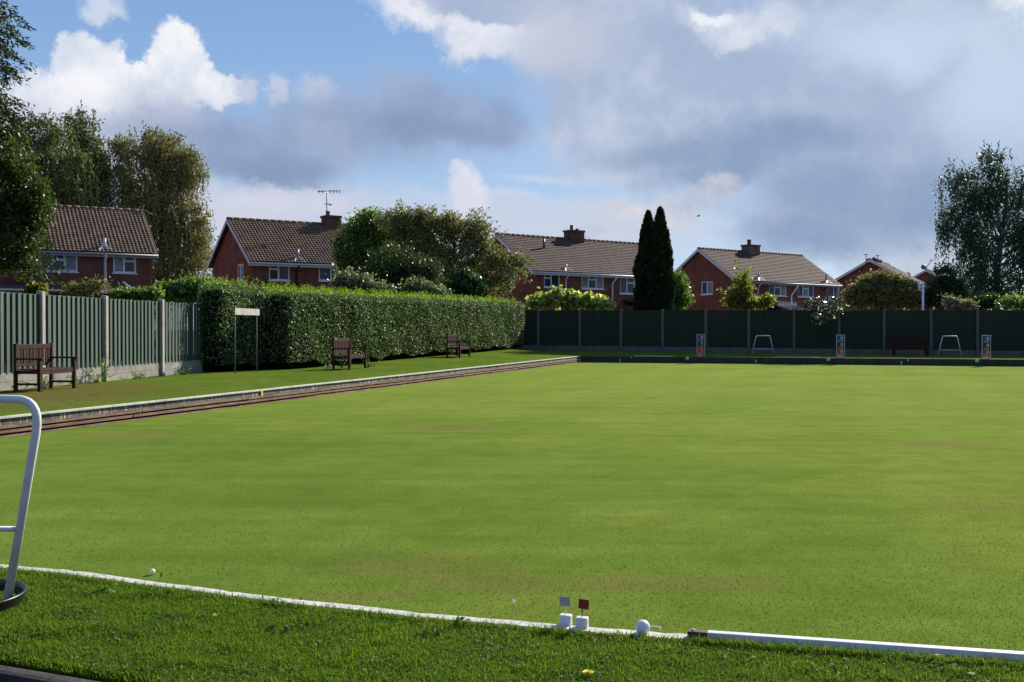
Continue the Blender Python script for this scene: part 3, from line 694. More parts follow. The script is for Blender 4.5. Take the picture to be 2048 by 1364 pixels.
# ---------------------------------------------------------------- left board fence
lf = empty('board_fence', (fencex(21.2), 21.2, .27), 'sunlit green feather edge board fence with pale concrete posts at left', 'fence')
fo_ = (fencex(21.2), 21.2, .27)
ys = [13.6, 16.2, 18.75, 21.15, 23.54, 26.17, 28.9]; tz = [2.21, 2.21, 2.2, 2.195, 2.18, 2.175, 2.17]
fd = Vector((.146, .989, 0)); Mfence = lambda y: frame(Vector((fencex(y), y, 0)), fd)
for y, z in zip(ys, tz):
    mb = MB(); m_ = Mfence(y); mb.box(-.05, .05, -.09, .05, .1, z, m_)
    mb.add([m_ @ Vector(q) for q in ((-.05, -.09, z), (.05, -.09, z), (.05, .05, z + .02), (-.05, .05, z + .02))], [(0, 1, 2, 3)])
    mb.build('post', M['post'], lf, off=fo_)
for (y0, y1, z0, z1) in zip(ys, ys[1:], tz, tz[1:]):
    m_ = Mfence(y0); L_ = (y1 - y0) / .989; mb = MB(); x = .052; w = .178
    while x < L_ - .06:
        xe = min(x + w, L_ - .052); zt = z0 + (z1 - z0) * x / L_ - .055 + random.uniform(-.006, .006); j = random.uniform(-.004, .004)
        zb = .58
        # wedge board: thin left edge tucked in, thick right edge proud
        pts = [(x - .008, -.040 + j), (xe + .016, .0 + j), (xe + .016, .018 + j), (x - .008, -.018 + j)]
        mb.add([m_ @ Vector((a, b, zb)) for a, b in pts] + [m_ @ Vector((a, b, zt)) for a, b in pts], [(3, 2, 1, 0), (4, 5, 6, 7)] + [(i, (i + 1) % 4, (i + 1) % 4 + 4, i + 4) for i in range(4)])
        x = xe
    mb.build('board_panel', M['fence'], lf, off=fo_)
    for za, zb in ((.19, .416), (.42, .60)):
        MB().bbox(.052, L_ - .052, -.03, .02, za, zb, .006, m_).build('gravel_board', M['gravel'], lf, off=fo_)

# ---------------------------------------------------------------- far fence
ff = empty('board_fence', (FA.x, FA.y, FA.z), 'dark green boarded fence with grey posts in shade across the far end', 'fence')
fdir = (FB - FA).normalized(); fo_ = tuple(FA)
postpx = [995, 1077, 1160, 1242, 1325, 1411, 1497, 1588, 1678, 1768, 1862, 1955, 2052, 2150]
pp = []
for px in postpx:
    u = (px - CX) / F; s = (u * FA.y - FA.x) / (fdir.x - u * fdir.y); q = FA + fdir * s
    q.z = FA.z + (FB.z - FA.z) * s / (FB - FA).length; pp.append(q)
def ftop(q): return at(CX, 619.5, q.y).z
for q in pp:
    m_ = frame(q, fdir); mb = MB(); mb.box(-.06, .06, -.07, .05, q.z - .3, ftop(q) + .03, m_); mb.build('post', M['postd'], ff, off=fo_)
for a, b in zip(pp, pp[1:]):
    m_ = frame(a, fdir); L_ = (b - a).length; za = ftop(a) - .02; zb = ftop(b) - .02; mb = MB(); x = .062; w = (L_ - .124) / 14
    for k in range(14):
        xa = .062 + k * w; xe = xa + w; f = (xa / L_); zt = za + (zb - za) * f; z0 = min(a.z, b.z) + .215
        pts = [(xa, .0), (xe + .003, -.012), (xe + .003, 0), (xa, .012)]
        mb.add([m_ @ Vector((p_, q_, z0)) for p_, q_ in pts] + [m_ @ Vector((p_, q_, zt)) for p_, q_ in pts], [(3, 2, 1, 0), (4, 5, 6, 7)] + [(i, (i + 1) % 4, (i + 1) % 4 + 4, i + 4) for i in range(4)])
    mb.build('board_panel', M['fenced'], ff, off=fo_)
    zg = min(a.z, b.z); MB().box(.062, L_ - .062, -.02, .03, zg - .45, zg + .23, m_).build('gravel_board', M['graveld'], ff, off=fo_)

# ---------------------------------------------------------------- things on far bank
def text_mesh(s, size, M4):
    cu = bpy.data.curves.new('t', 'FONT'); cu.body = s; cu.size = size; cu.align_x = 'CENTER'; cu.align_y = 'CENTER'; cu.extrude = .001; cu.resolution_u = 2
    ob = bpy.data.objects.new('t', cu); COL.objects.link(ob); dg = bpy.context.evaluated_depsgraph_get(); dg.update()
    me = bpy.data.meshes.new_from_object(ob.evaluated_get(dg)); vs = [M4 @ v.co for v in me.vertices]; fs = [tuple(p.vertices) for p in me.polygons]
    bpy.data.objects.remove(ob); bpy.data.curves.remove(cu); bpy.data.meshes.remove(me); return vs, fs
UPX = Matrix.Rotation(R(90), 4, 'X')
def scoreboard(px, digits, label, h=.95, full=True):
    p = farpt(px, .22); o = empty('scoreboard', (p.x, p.y, .275), label, 'scoreboard', 'scoreboards along the far bank', R(-8))
    w = .34; mb = MB()
    for x in (-w / 2, w / 2 - .028): mb.bbox(x, x + .028, -.02, .02, .0, h, .004)
    mb.bbox(-w / 2 + .041, w / 2 - .041, -.018, .018, .05, .09, .004); mb.bbox(-w / 2 + .041, w / 2 - .041, -.018, .018, h - .03, h - .005, .004)
    mb.build('frame', M['greyf'], o)
    zs = [.10, .10 + (h - .14) / 3, .10 + 2 * (h - .14) / 3, h - .036]
    for k, (mt, dg) in enumerate(zip(('redp', 'dark', 'blue'), reversed(digits))):
        pn = MB().box(-w / 2 + .042, w / 2 - .042, -.008, .008, zs[k] + .002, zs[k + 1] - .002).build('panel', M[mt], o)
        mb = MB(); vs, fs = text_mesh(dg, .20, Matrix.Translation((.05, -.011, zs[k] + (zs[k + 1] - zs[k]) * .6)) @ UPX); mb.add(vs, fs); mb.build('digit', M['letter'], pn)
        mb = MB(); mb.box(-.10, .09, -.0105, -.0085, zs[k] + .035, zs[k] + .058); mb.build('caption_strip', M['clear'], pn)
    MB().bbox(-.11, .08, -.06, .1, .0, .03, .005).build('foot', M['greyw'], o)
    return o
scoreboard(1400, '871', 'tall narrow scoreboard nearest the hedge, blue black and red panels', .95)
scoreboard(1681, '000', 'tall narrow scoreboard beside the white flecked bush on the far bank', .94)
scoreboard(1974, '880', 'tall narrow scoreboard at far right, beside a trapezoid frame', .93)
def trapezoid(px0, px1, label):
    p = farpt((px0 + px1) / 2, 1.6); Y = p.y; z = .31
    c = at((px0 + px1) / 2, 700, Y); o = empty('tubular_frame', (c.x, c.y, z), label, 'frame', 'white tubular frames on the far bank', R(-10))
    wt = (px1 - px0) / 2 * Y / F * .66; wb = (px1 - px0) / 2 * Y / F * 1.12; h = .84
    mb = MB(); mb.tube([(-wb, 0, 0), (-wt - .015, 0, h - .06), (-wt, 0, h - .015), (-wt + .05, 0, h), (wt - .05, 0, h), (wt, 0, h - .015), (wt + .015, 0, h - .06), (wb, 0, 0)], .021, 8); mb.build('tube', M['greyw'], o)
    x = wt + (wb - wt) * .66; MB().tube([(-x, 0, h * .33), (x, 0, h * .33)], .015, 8).build('crossbar', M['greyw'], o)
trapezoid(1506, 1546, 'white trapezoid tubular frame on the far bank between two scoreboards at centre right')
trapezoid(1879, 1920, 'white trapezoid tubular frame next to the rightmost scoreboard')
for i, px in enumerate((1375, 1657, 1954)):
    p = farpt(px, -.022); mb = MB(); mb.lathe([(.001, -.004), (.07, -.004), (.075, 0), (.07, .004), (.001, .004)], 20)
    o = mb.build('disc', M['greyw']); o.data.transform(Matrix.Rotation(R(90), 4, 'X')); o.location = (p.x, p.y, .205); o.rotation_euler = (0, 0, math.atan2(df.y, df.x))
    props(o, ('round white rink marker disc on the far wall left of the first scoreboard', 'round white rink marker disc on the far wall left of the middle scoreboard', 'round white rink marker disc on the far wall left of the last scoreboard')[i], 'marker disc', 'rink marker discs on the far wall')
for i, (px, z0, z1, w, wh) in enumerate(((1240, .02, .17, .02, 'white'), (1512, .03, .17, .022, 'pale'), (1803, .02, .17, .022, 'grey'), (1263, .19, .262, .018, ''), (1816, .17, .262, .025, ''))):
    p = farpt(px, -.022)
    lb = ('upright pale rod against the far wall near the hedge corner', 'upright pale rod against the far wall below a trapezoid frame', 'upright pale rod against the far wall below the dark bench', 'short pale peg on top of far wall near the hedge corner', 'short pale peg on top of far wall in front of the dark bench')[i]
    mb = MB(); mb.bbox(-w, w, -.008, .008, z0, z1, .002); o = place(mb.build('peg', M['greyw']), (p.x, p.y, 0)); o.rotation_euler = (0, 0, math.atan2(df.y, df.x))
    props(o, lb, 'peg', 'boundary pegs on the far wall')
p = PLs + Vector((dl.x, dl.y, 0)) * ((gnd(519, 779, .27) - PLs).length); m_ = frame(p, dl)
props(MB().bbox(-.03, .03, -.03, -.0305 + .012, .15, .277, .002, m_).build('peg', M['yellow'], off=(p.x, p.y, 0)), 'yellow peg fixed on the left retaining wall below the hedge corner', 'peg')
for i, (a_, b_) in enumerate(((1269, 1346), (1548, 1636))):
    p = farpt(a_, .02); q = farpt(b_, .02); L_ = (q - p).length; o = MB().bbox(0, L_, -.03, .03, .272, .30, .003, frame(p, df)).build('plank', M['greyw'], off=(p.x, p.y, 0))
    props(o, ('white plank lying on the far wall left of the first scoreboard', 'white plank lying on the far wall left of the middle scoreboard')[i], 'plank', 'white planks on the far wall')

# signboard before the hedge
Yb = 27.2; a = at(470, 700, Yb); b = a + Vector((.146, .989, 0)) * 1.45; sb = empty('signboard', (a.x, a.y, .27), 'small white board on two thin poles in front of the hedge recess', 'signboard')
off = (a.x, a.y, .27); zt = at(470, 616, Yb).z; zb = at(470, 629.5, Yb).z
d = Vector((b.x - a.x, b.y - a.y, 0)); m_ = frame(a, d); w = d.length
for x in (0, w): MB().tube([m_ @ Vector((x, 0, .2)), m_ @ Vector((x, 0, zt + .05))], .017, 8).build('pole', M['dullmetal'], sb, off=off)
MB().bbox(-.09, w + .09, -.05, -.022, zb, zt, .004, m_).build('board', M['signw'], sb, off=off)


# ---------------------------------------------------------------- houses
def panel(mb, mp, u0, u1, z0, z1, ops, th=.12):
    us = sorted({u0, u1, *[o[0] for o in ops], *[o[1] for o in ops]}); zs = sorted({z0, z1, *[o[2] for o in ops], *[o[3] for o in ops]})
    for ua, ub in zip(us, us[1:]):
        for za, zb in zip(zs, zs[1:]):
            um, zm = (ua + ub) / 2, (za + zb) / 2
            if any(o[0] < um < o[1] and o[2] < zm < o[3] for o in ops): continue
            mb.add([mp(ua, 0, za), mp(ub, 0, za), mp(ub, 0, zb), mp(ua, 0, zb)], [(0, 1, 2, 3)])
    for a, b, c, d in ops:
        for q in (((a, c), (b, c)), ((b, c), (b, d)), ((b, d), (a, d)), ((a, d), (a, c))):
            (ua, za), (ub, zb) = q
            mb.add([mp(ua, 0, za), mp(ub, 0, zb), mp(ub, th, zb), mp(ua, th, za)], [(0, 1, 2, 3)])
def window(root, mp, u0, u1, z0, z1, style, net=()):
    mb = MB(); fr = .085
    def bar(ua, ub, za, zb, d0=.04, d1=.10):
        P = [mp(ua, d0, za), mp(ub, d0, za), mp(ub, d0, zb), mp(ua, d0, zb), mp(ua, d1, za), mp(ub, d1, za), mp(ub, d1, zb), mp(ua, d1, zb)]
        mb.add(P, [(0, 1, 2, 3), (7, 6, 5, 4), (0, 4, 5, 1), (1, 5, 6, 2), (2, 6, 7, 3), (3, 7, 4, 0)])
    bar(u0, u0 + fr, z0, z1); bar(u1 - fr, u1, z0, z1); bar(u0 + fr, u1 - fr, z0, z0 + fr); bar(u0 + fr, u1 - fr, z1 - fr, z1)
    cuts = {'TL': [.47], 'TR': [.47], 'T3': [.32, .66], 'P2': [.5], 'P1': []}[style]
    ed = [0] + cuts + [1]; W_ = u1 - u0; H_ = z1 - z0; cells = []
    for c in cuts: bar(u0 + W_ * c - .045, u0 + W_ * c + .045, z0 + fr, z1 - fr, .038, .102)
    for i, (a, b) in enumerate(zip(ed, ed[1:])):
        ua = u0 + W_ * a + (.045 if a else fr); ub = u0 + W_ * b - (.045 if b < 1 else fr)
        has = (style == 'TL' and i == 0) or (style == 'TR' and i == 1) or (style == 'T3' and i == 1)
        if has:
            zt = z1 - H_ * .34; bar(ua, ub, zt - .045, zt + .045, .034, .104); cells += [(ua, ub, z0 + fr, zt - .045, i), (ua, ub, zt + .045, z1 - fr, i)]
            for q in ((ua, ua + .035), (ub - .035, ub)): bar(*q, zt + .045, z1 - fr, .036, .1)
        else: cells.append((ua, ub, z0 + fr, z1 - fr, i))
    w = mb.build('window', M['upvc'], root)
    for ua, ub, za, zb, i in cells:
        MB().add([mp(ua, .075, za), mp(ub, .075, za), mp(ub, .075, zb), mp(ua, .075, zb)], [(0, 1, 2, 3)]).build('pane', M['net' if i in net else 'glass'], w)
    mb = MB()
    P = [mp(u0 - .06, -.06, z0 - .06), mp(u1 + .06, -.06, z0 - .06), mp(u1 + .06, .06, z0 - .06), mp(u0 - .06, .06, z0 - .06)]; P += [Vector(p) + Vector((0, 0, .058)) for p in P]
    mb.add(P, [(3, 2, 1, 0), (4, 5, 6, 7), (0, 1, 5, 4), (1, 2, 6, 5), (2, 3, 7, 6), (3, 0, 4, 7)]); mb.build('sill', M['upvc'], w)
def house(px, Y, a, L, D, ze, zr, label, tile, tw, amp, fronts=(), gables=(), chimney=None, vents=(), pipes=(), fasc='fascia', nrows=20, xo=0, barge='fascia'):
    o0 = at(px, 500, Y); O = Vector((o0.x, Y, 0)); a = R(a)
    root = empty('house', (O.x, O.y, -.1), label, 'house', 'red brick houses behind the green', a)
    zo = -.1
    dv = Vector((math.cos(a), math.sin(a))); nv = Vector((-math.sin(a), math.cos(a)))
    def s_at(x, off=0.0):
        u = (x - CX) / F; B = Vector((O.x, O.y)) + nv * off
        s = (u * B.y - B.x) / (dv.x - u * dv.y); return s, B.y + s * dv.y
    def t_at(x):     # along the left gable
        u = (x - CX) / F; t_ = (u * O.y - O.x) / (nv.x - u * nv.y); return t_, O.y + t_ * nv.y
    def conv(fn, r):
        (x0, y0, x1, y1) = r; ua, Ya = fn(x0); ub, Yb = fn(x1); Ym = (Ya + Yb) / 2
        return min(ua, ub), max(ua, ub), at(x0, y1, Ym).z - zo, at(x0, y0, Ym).z - zo
    fo = [(conv(s_at, r[:4]), r[4], r[5] if len(r) > 5 else ()) for r in fronts]
    go = [(conv(t_at, r[:4]), r[4], r[5] if len(r) > 5 else ()) for r in gables]
    E = ze - zo; Z = zr - zo
    mpf = lambda u, d, z: (u, d, z); mpg = lambda u, d, z: (d, u, z)
    mb = MB(); panel(mb, mpf, 0, L, 0, E, [f[0] for f in fo]); panel(mb, mpg, 0, D, 0, E, [g[0] for g in go])
    mb.add([(L, 0, 0), (L, D, 0), (L, D, E), (L, D / 2, Z - .1), (L, 0, E)], [(0, 1, 2, 3, 4)])
    mb.add([(0, 0, E), (0, D, E), (0, D / 2, Z - .1)], [(0, 2, 1)]); mb.add([(0, D, 0), (L, D, 0), (L, D, E), (0, D, E)], [(0, 1, 2, 3)])
    mb.build('wall', M['brick'], root)
    for (r, st, nt) in fo: window(root, mpf, *r, st, nt)
    for (r, st, nt) in go: window(root, mpg, *r, st, nt)
    # roof
    og, oe = .28, .34; sl_ = (Z - E) / (D / 2); th = math.atan(sl_); mb = MB()
    ncol = int((L + 2 * og) / tw); xs = [-og + (L + 2 * og) * i / (ncol * 4) for i in range(ncol * 4 + 1)]
    nrm = Vector((0, -math.sin(th), math.cos(th))); run = D / 2 + oe
    def pt(x, f, lift): y = -oe + run * f; return Vector((x, y, E - oe * sl_ + run * sl_ * f + .10)) + nrm * lift
    for r in range(nrows):
        f0, f1 = r / nrows, (r + 1.12) / nrows; vs = []
        for i, x in enumerate(xs):
            ph = (i % 4) / 4; w = amp * (.5 + .5 * math.sin(2 * math.pi * ph)) + random.uniform(-.003, .003)
            vs += [pt(x, f0, w + .036), pt(x, f0, w + .008), pt(x, min(f1, 1), w * .9 - .002)]
        fs = []
        for i in range(len(xs) - 1):
            k = i * 3; fs += [(k, k + 3, k + 5, k + 2), (k + 1, k + 4, k + 3, k)]
        mb.add(vs, fs)
    mb.add([(-og, D + oe, E - oe * sl_ + .1), (L + og, D + oe, E - oe * sl_ + .1), (L + og, D / 2, Z + .1), (-og, D / 2, Z + .1)], [(0, 1, 2, 3)])
    mb.add([(-og, -oe, E - oe * sl_ + .07), (L + og, -oe, E - oe * sl_ + .07), (L + og, D / 2, Z + .06), (-og, D / 2, Z + .06)], [(0, 1, 2, 3)])
    roof = mb.build('roof', M[tile], root)
    mb = MB(); x = -og
    while x < L + og - .05: xe = min(x + .45, L + og); mb.tube([(x, D / 2, Z + .10), (xe - .01, D / 2, Z + .10)], .115, 8); x = xe
    mb.build('ridge', M[tile], roof)
    # bargeboards on both gables
    for xg in (-og - .022, L + og + .002):
        mb = MB()
        for y0, y1 in ((-oe, D / 2), (D + oe, D / 2)):
            za = E - oe * sl_ + .10; zb = Z + .10
            mb.add([(xg, y0, za - .24), (xg, y1, zb - .24), (xg, y1, zb + .01), (xg, y0, za + .01), (xg + .02, y0, za - .24), (xg + .02, y1, zb - .24), (xg + .02, y1, zb + .01), (xg + .02, y0, za + .01)],
                   [(0, 1, 2, 3), (7, 6, 5, 4), (0, 4, 5, 1), (3, 2, 6, 7), (0, 3, 7, 4), (1, 5, 6, 2)])
        mb.build('bargeboard', M[barge], root)
    # soffit, fascia and gutter
    zf = E - oe * sl_
    MB().box(-og, L + og, -oe + .002, 0.004, zf - .14, zf - .12).build('soffit', M[fasc], root)
    MB().box(-og, L + og, -oe - .02, -oe, zf - .15, zf + .06).build('fascia', M[fasc], root)
    mb = MB(); mb.tube([(-og, -oe - .075, zf + .0), (L + og, -oe - .075, zf + .0)], .055, 8); mb.build('gutter', M[fasc], root)
    if chimney:
        for (x0, x1, yt, yb, pots, mat_) in chimney:
            s0, Y0 = s_at(x0, D / 2); s1, _ = s_at(x1, D / 2); zt = at(x0, yt, Y0).z - zo; d_ = .42
            mb = MB(); mb.bbox(s0, s1, D / 2 - d_, D / 2 + d_, Z - .5, zt - .14, .006); mb.bbox(s0 - .06, s1 + .06, D / 2 - d_ - .06, D / 2 + d_ + .06, zt - .139, zt, .012)
            ch = mb.build('chimney', M[mat_], root)
            for fpos, hgt, rad in pots:
                mb = MB(); xx = s0 + (s1 - s0) * fpos; mb.lathe([(rad, 0), (rad * .95, hgt * .8), (rad * 1.15, hgt * .85), (rad * 1.15, hgt), (rad * .7, hgt), (rad * .7, hgt * .7)], 12, (xx, D / 2, zt - .01)); mb.build('chimney_pot', M['pot'], ch)
    for (x, yt, yb, mat_, foot) in vents:
        yv = .1
        for _k in range(4):
            s, Yv = s_at(x, yv); zb_ = at(x, yb, Yv).z - zo; yv = max(.1, (zb_ - E - .1) / sl_) if not foot else .1
        zt = at(x, yt, Yv).z - zo
        mb = MB(); mb.tube([(s, yv, E + yv * sl_), (s, yv, zt)], .075, 10); v = mb.build('vent_pipe', M[mat_], root)
        if foot:
            mb = MB(); zz = zf + .1 + .42 * sl_
            mb.add([(s - .36, -.26, zf + .22), (s - .30, -.28, zf + .19), (s - .08, .02, zf + .42), (s + .08, .02, zf + .42), (s + .30, -.28, zf + .19), (s + .36, -.26, zf + .22), (s + .11, .12, zf + .52), (s - .11, .12, zf + .52)], [(0, 1, 2, 7), (2, 3, 6, 7), (3, 4, 5, 6)])
            mb.build('flashing', M['lead'], v)
    for (x, mat_, rad, jog) in pipes:
        s, _ = s_at(x, -.1); mb = MB()
        mb.tube([(s + jog, -oe - .05, zf - .02), (s + jog, -oe - .02, zf - .12), (s, -.09, zf - .12 - abs(jog) * 1.0 - .25), (s, -.09, .1)], rad, 8); mb.build('downpipe', M[mat_], root)
    root['_z'] = 0; del root['_z']
    return root, s_at, E, Z, D
NET = (0, 2)
rootA, sA, EA, ZA, DA = house(62, 54.0, 30, 5.96, 7.5, 5.62, 8.1, 'brick house with patterned pantile roof at far left behind the board fence', 'tileA', .2, .045,
    fronts=[(81, 507, 156, 543, 'T3', (0, 2)), (227, 510, 273, 546, 'TR', (0,))], vents=[(210, 476, 500, 'lead', True)], pipes=[(211, 'upvc', .075, 0)], fasc='fasciag')
rootB, sB, EB, ZB, DB = house(505, 60.0, 33, 13.0, 7.5, 5.42, 7.95, 'brick house with mossy pantile roof and tall aerial, behind the hedge corner', 'tileB', .2, .045,
    fronts=[(538, 527, 580, 561, 'TL'), (638, 528, 690, 562, 'TR')], gables=[(474, 528, 487, 561, 'P2')], chimney=[(648, 677, 431, 445, [(.28, .3, .13)], 'brickc')],
    vents=[(596, 498, 520, 'pipeg', True)], pipes=[(594, 'pipeb', .06, 0)])
rootC, sC, EC, ZC, DC = house(1066, 69.8, 38, 13.2, 7.5, 5.42, 7.9, 'long brick house with brown tiled roof behind the twin cypresses', 'tileC', .3, .02,
    fronts=[(1088, 547, 1120, 575, 'TL'), (1163, 550, 1208, 578, 'T3', (0, 2)), (1240, 555, 1284, 588, 'T3', (2,))], gables=[(1013, 547, 1031, 575, 'P2')],
    chimney=[(1135, 1161, 460, 475, [(.3, .38, .12), (.72, .16, .12)], 'brickc')], vents=[(1132, 529, 545, 'pipeg', True), (1088, 478, 497, 'pipeb', False)], pipes=[(1132, 'upvc', .06, 0), (1225, 'upvc', .065, .18)], fasc='fascia')
rootD, sD, ED, ZD, DD = house(1472, 83.4, 38, 13.3, 7.5, 5.42, 7.95, 'brick house with plain gable and tan chimney, right of the cypresses', 'tileC', .3, .018,
    fronts=[(1489, 566, 1506, 591, 'P2'), (1538, 566, 1573, 592, 'T3', (2,)), (1596, 569, 1628, 594, 'T3', (1,)), (1657, 572, 1679, 594, 'P2', (1,))], gables=[(1402, 563, 1425, 589, 'P2', (0,))],
    chimney=[(1490, 1512, 489, 502, [(.35, .45, .17)], 'brickt')], vents=[(1517, 546, 561, 'pipeg', True), (1652, 549, 565, 'pipeg', True)], pipes=[(1516, 'upvc', .065, 0), (1583, 'upvc', .07, .55), (1652, 'pipeg', .06, 0)], fasc='fasciag')
rootE, sE, EE, ZE, DE = house(1841, 97.4, 60, 9, 9.0, 5.4, 7.95, 'distant brick gable with two thin aerials, behind the golden bush', 'tileC', .3, .018, chimney=[(1742, 1754, 517, 522, [(.4, .2, .13)], 'brickc')])
rootF, sF, EF, ZF, DF = house(1941, 114.3, 60, 9, 9.0, 5.4, 7.95, 'farthest brick gable with a slanting aerial, beside the right birch', 'tileC', .3, .018)
_m = MB(); _m.box(-8, -.01, 1.4, 7.2, 0, EA - .25); _w = _m.build('wing', M['brick'], rootA)
MB().add([(-8.3, 1.1, EA - .25), (-.02, 1.1, EA - .25), (-.02, 4.3, EA + 1.9), (-8.3, 4.3, EA + 1.9), (-8.3, 7.5, EA - .25), (-.02, 7.5, EA - .25)], [(0, 1, 2, 3), (3, 2, 5, 4), (0, 3, 4), (1, 5, 2)]).build('wing_roof', M['tileA'], _w)
def local(root, p): return root.matrix_basis.inverted() @ p
def aerial(root, pts, rad=.03, name='aerial'):
    mb = MB()
    for seg in pts: mb.tube([local(root, Vector(q)) for q in seg], rad, 6)
    mb.build(name, M['metal'], root)
Ya = 65.5
aerial(rootB, [[at(654, 432, Ya), at(653, 381, Ya)], [at(635, 383, Ya), at(684, 381, Ya + .6)]] + [[at(x, 381, Ya - .3 + .012 * (x - 640)), at(x, 386, Ya + .3 + .012 * (x - 640))] for x in (638, 645, 661, 668, 674, 680)] + [[at(649, 408, Ya), at(665, 409, Ya)], [at(660, 405, Ya), at(660, 412, Ya)]], .028)
aerial(rootA, [[at(281, 424, 60.2), at(288, 410, 60.2)], [at(284, 416, 60.2), at(306, 430, 60.2)]], .025)
aerial(rootE, [[at(1732, 528, 99.5), at(1732, 507, 99.5)], [at(1727, 509, 99.5), at(1737, 509, 99.5)], [at(1755, 525, 99.5), at(1755, 509, 99.5)], [at(1751, 511, 99.5), at(1760, 511, 99.5)]], .035)
aerial(rootF, [[at(1850, 541, 116.4), at(1864, 518, 116.4)], [at(1860, 520, 116.4), at(1867, 522, 116.4)]], .04)
mb = MB(); c = local(rootF, at(1847, 534, 116.4)); mb.sphere(tuple(c), .28, 12, 8); mb.build('satellite_dish', M['metal'], rootF)
# lean-to and single storey additions seen over the fences
def lean(root, x0, x1, dep, zt, wallm, roofm, gut):
    mb = MB(); mb.box(x0, x1, -dep, -.01, 0, zt - .35); w = mb.build('extension', M[wallm], root)
    mb = MB(); mb.prism([(0, 0)], 0, 0) if False else None
    mb = MB(); mb.add([(x0 - .15, -dep - .25, zt - .34), (x1 + .15, -dep - .25, zt - .34), (x1 + .15, -.012, zt + .02), (x0 - .15, -.012, zt + .02), (x0 - .15, -dep - .25, zt - .26), (x1 + .15, -dep - .25, zt - .26), (x1 + .15, -.012, zt + .1), (x0 - .15, -.012, zt + .1)], [(3, 2, 1, 0), (4, 5, 6, 7), (0, 1, 5, 4), (1, 2, 6, 5), (2, 3, 7, 6), (3, 0, 4, 7)])
    mb.build('lean_to_roof', M[roofm], w)
    mb = MB(); mb.tube([(x0 - .15, -dep - .3, zt - .36), (x1 + .15, -dep - .3, zt - .36)], .06, 8); mb.build('lean_to_gutter', M[gut], w)
lean(rootA, -2.5, 5.5, 2.2, 3.7, 'brick', 'felt', 'pipeb')
lean(rootC, 8.4, 11.6, 2.0, 3.55, 'brick', 'felt', 'upvc')
s0, Y0 = sD(1556, -2.0); s1, _ = sD(1592, -2.0); zt = at(1575, 611, Y0).z + .1
mb = MB(); mb.box(s0, s1, -3.6, -.02, 0, zt - .5); cons = mb.build('conservatory', M['upvc'], rootD)
mb = MB(); mb.add([(s0 - .1, -3.7, zt - .5), (s1 + .1, -3.7, zt - .5), (s1 + .1, -2.0, zt), (s0 - .1, -2.0, zt), (s0 - .1, -.03, zt - .5), (s1 + .1, -.03, zt - .5)], [(0, 1, 2, 3), (3, 2, 5, 4)]); mb.build('glazed_roof', M['glass'], cons)
mb = MB(); mb.box(s0 - .1, s1 + .1, -2.03, -1.97, zt - .02, zt + .06)
k = s0
while k < s1: mb.tube([(k, -2, zt), (k, -2, zt + .34)], [.05, .012], 6); k += .23
mb.build('ridge_cresting', M['upvc'], cons)
p = at(1846, 600, 55); props(MB().tube([(0, 0, 0), (0, 0, at(1846, 563, 55).z)], .06, 8).tube([(-.2, 0, at(1846, 581, 55).z + .5), (-.2, 0, at(1846, 580, 55).z), (0, 0, at(1846, 582, 55).z)], .05, 8).build('pole', M['upvc'], off=(0, 0, 0)), 'tall thin white pole with a side bracket behind the far fence', 'pole').location = (p.x, 55, 0)
a = at(246, 564, 46); b = at(270, 581, 46); bb = b + (b - a) * 3
props(MB().tube([a, bb], .035, 6).build('pole', M['upvc'], off=tuple(bb)), 'thin white pole leaning in the shrubs below the far left house', 'pole')

# ---------------------------------------------------------------- foliage
def hexdirs(n):
    v = RNG.normal(size=(n, 3)); return unit(v)
def crown_points(ells, Y, nsub, nleaf, rs, spread=None, bias=.42, dr=.8):
    """ells in picture pixels at distance Y -> leaf positions gathered in many small clumps"""
    ar = np.array([e[2] * e[3] for e in ells], float); ar /= ar.sum()
    out = []; centers = []
    for e, w in zip(ells, ar):
        c = np.array(at(e[0], e[1], Y + (e[4] if len(e) > 4 else 0))); rx = e[2] * Y / F; rz = e[3] * Y / F; ry = (rx + rz) / 2 * dr
        k = max(3, int(nsub * w)); d = hexdirs(k) * (RNG.random((k, 1)) ** bias)
        cc = c + d * np.array([rx, ry, rz]); centers.append(cc)
        r = rs * (.6 + .8 * RNG.random((k, 1, 1)))
        pts = cc[:, None, :] + RNG.normal(size=(k, nleaf, 3)) * r * np.array([.55, .55, .42])
        out.append(pts.reshape(-1, 3))
    return np.concatenate(out), np.concatenate(centers)
def limbs(base, top, centers, r0, n=14, mat='bark', name='trunk', root=None, off=None, twig=.25):
    mb = MB(); base = Vector(base); top = Vector(top)
    tp = [base.lerp(top, k / 6) + Vector((random.uniform(-1, 1), random.uniform(-1, 1), 0)) * r0 * .5 * (k > 0) for k in range(7)]
    mb.tube(tp, [r0 * (1.15 - .85 * k / 6) for k in range(7)], 9)
    idx = RNG.choice(len(centers), min(n, len(centers)), replace=False)
    for i in idx:
        c = Vector(centers[i]); f = min(.95, max(.2, (c.z - base.z) / max(.1, (top.z - base.z)) * .75)); s = base.lerp(top, f); L_ = (c - s).length
        m_ = s.lerp(c, .5) + Vector((0, 0, L_ * .08)); mb.tube([s, m_, c], [r0 * twig * (1.2 - f * .5), r0 * twig * .6, r0 * .05], 6)
    return mb.build(name, M[mat], root, off=off)
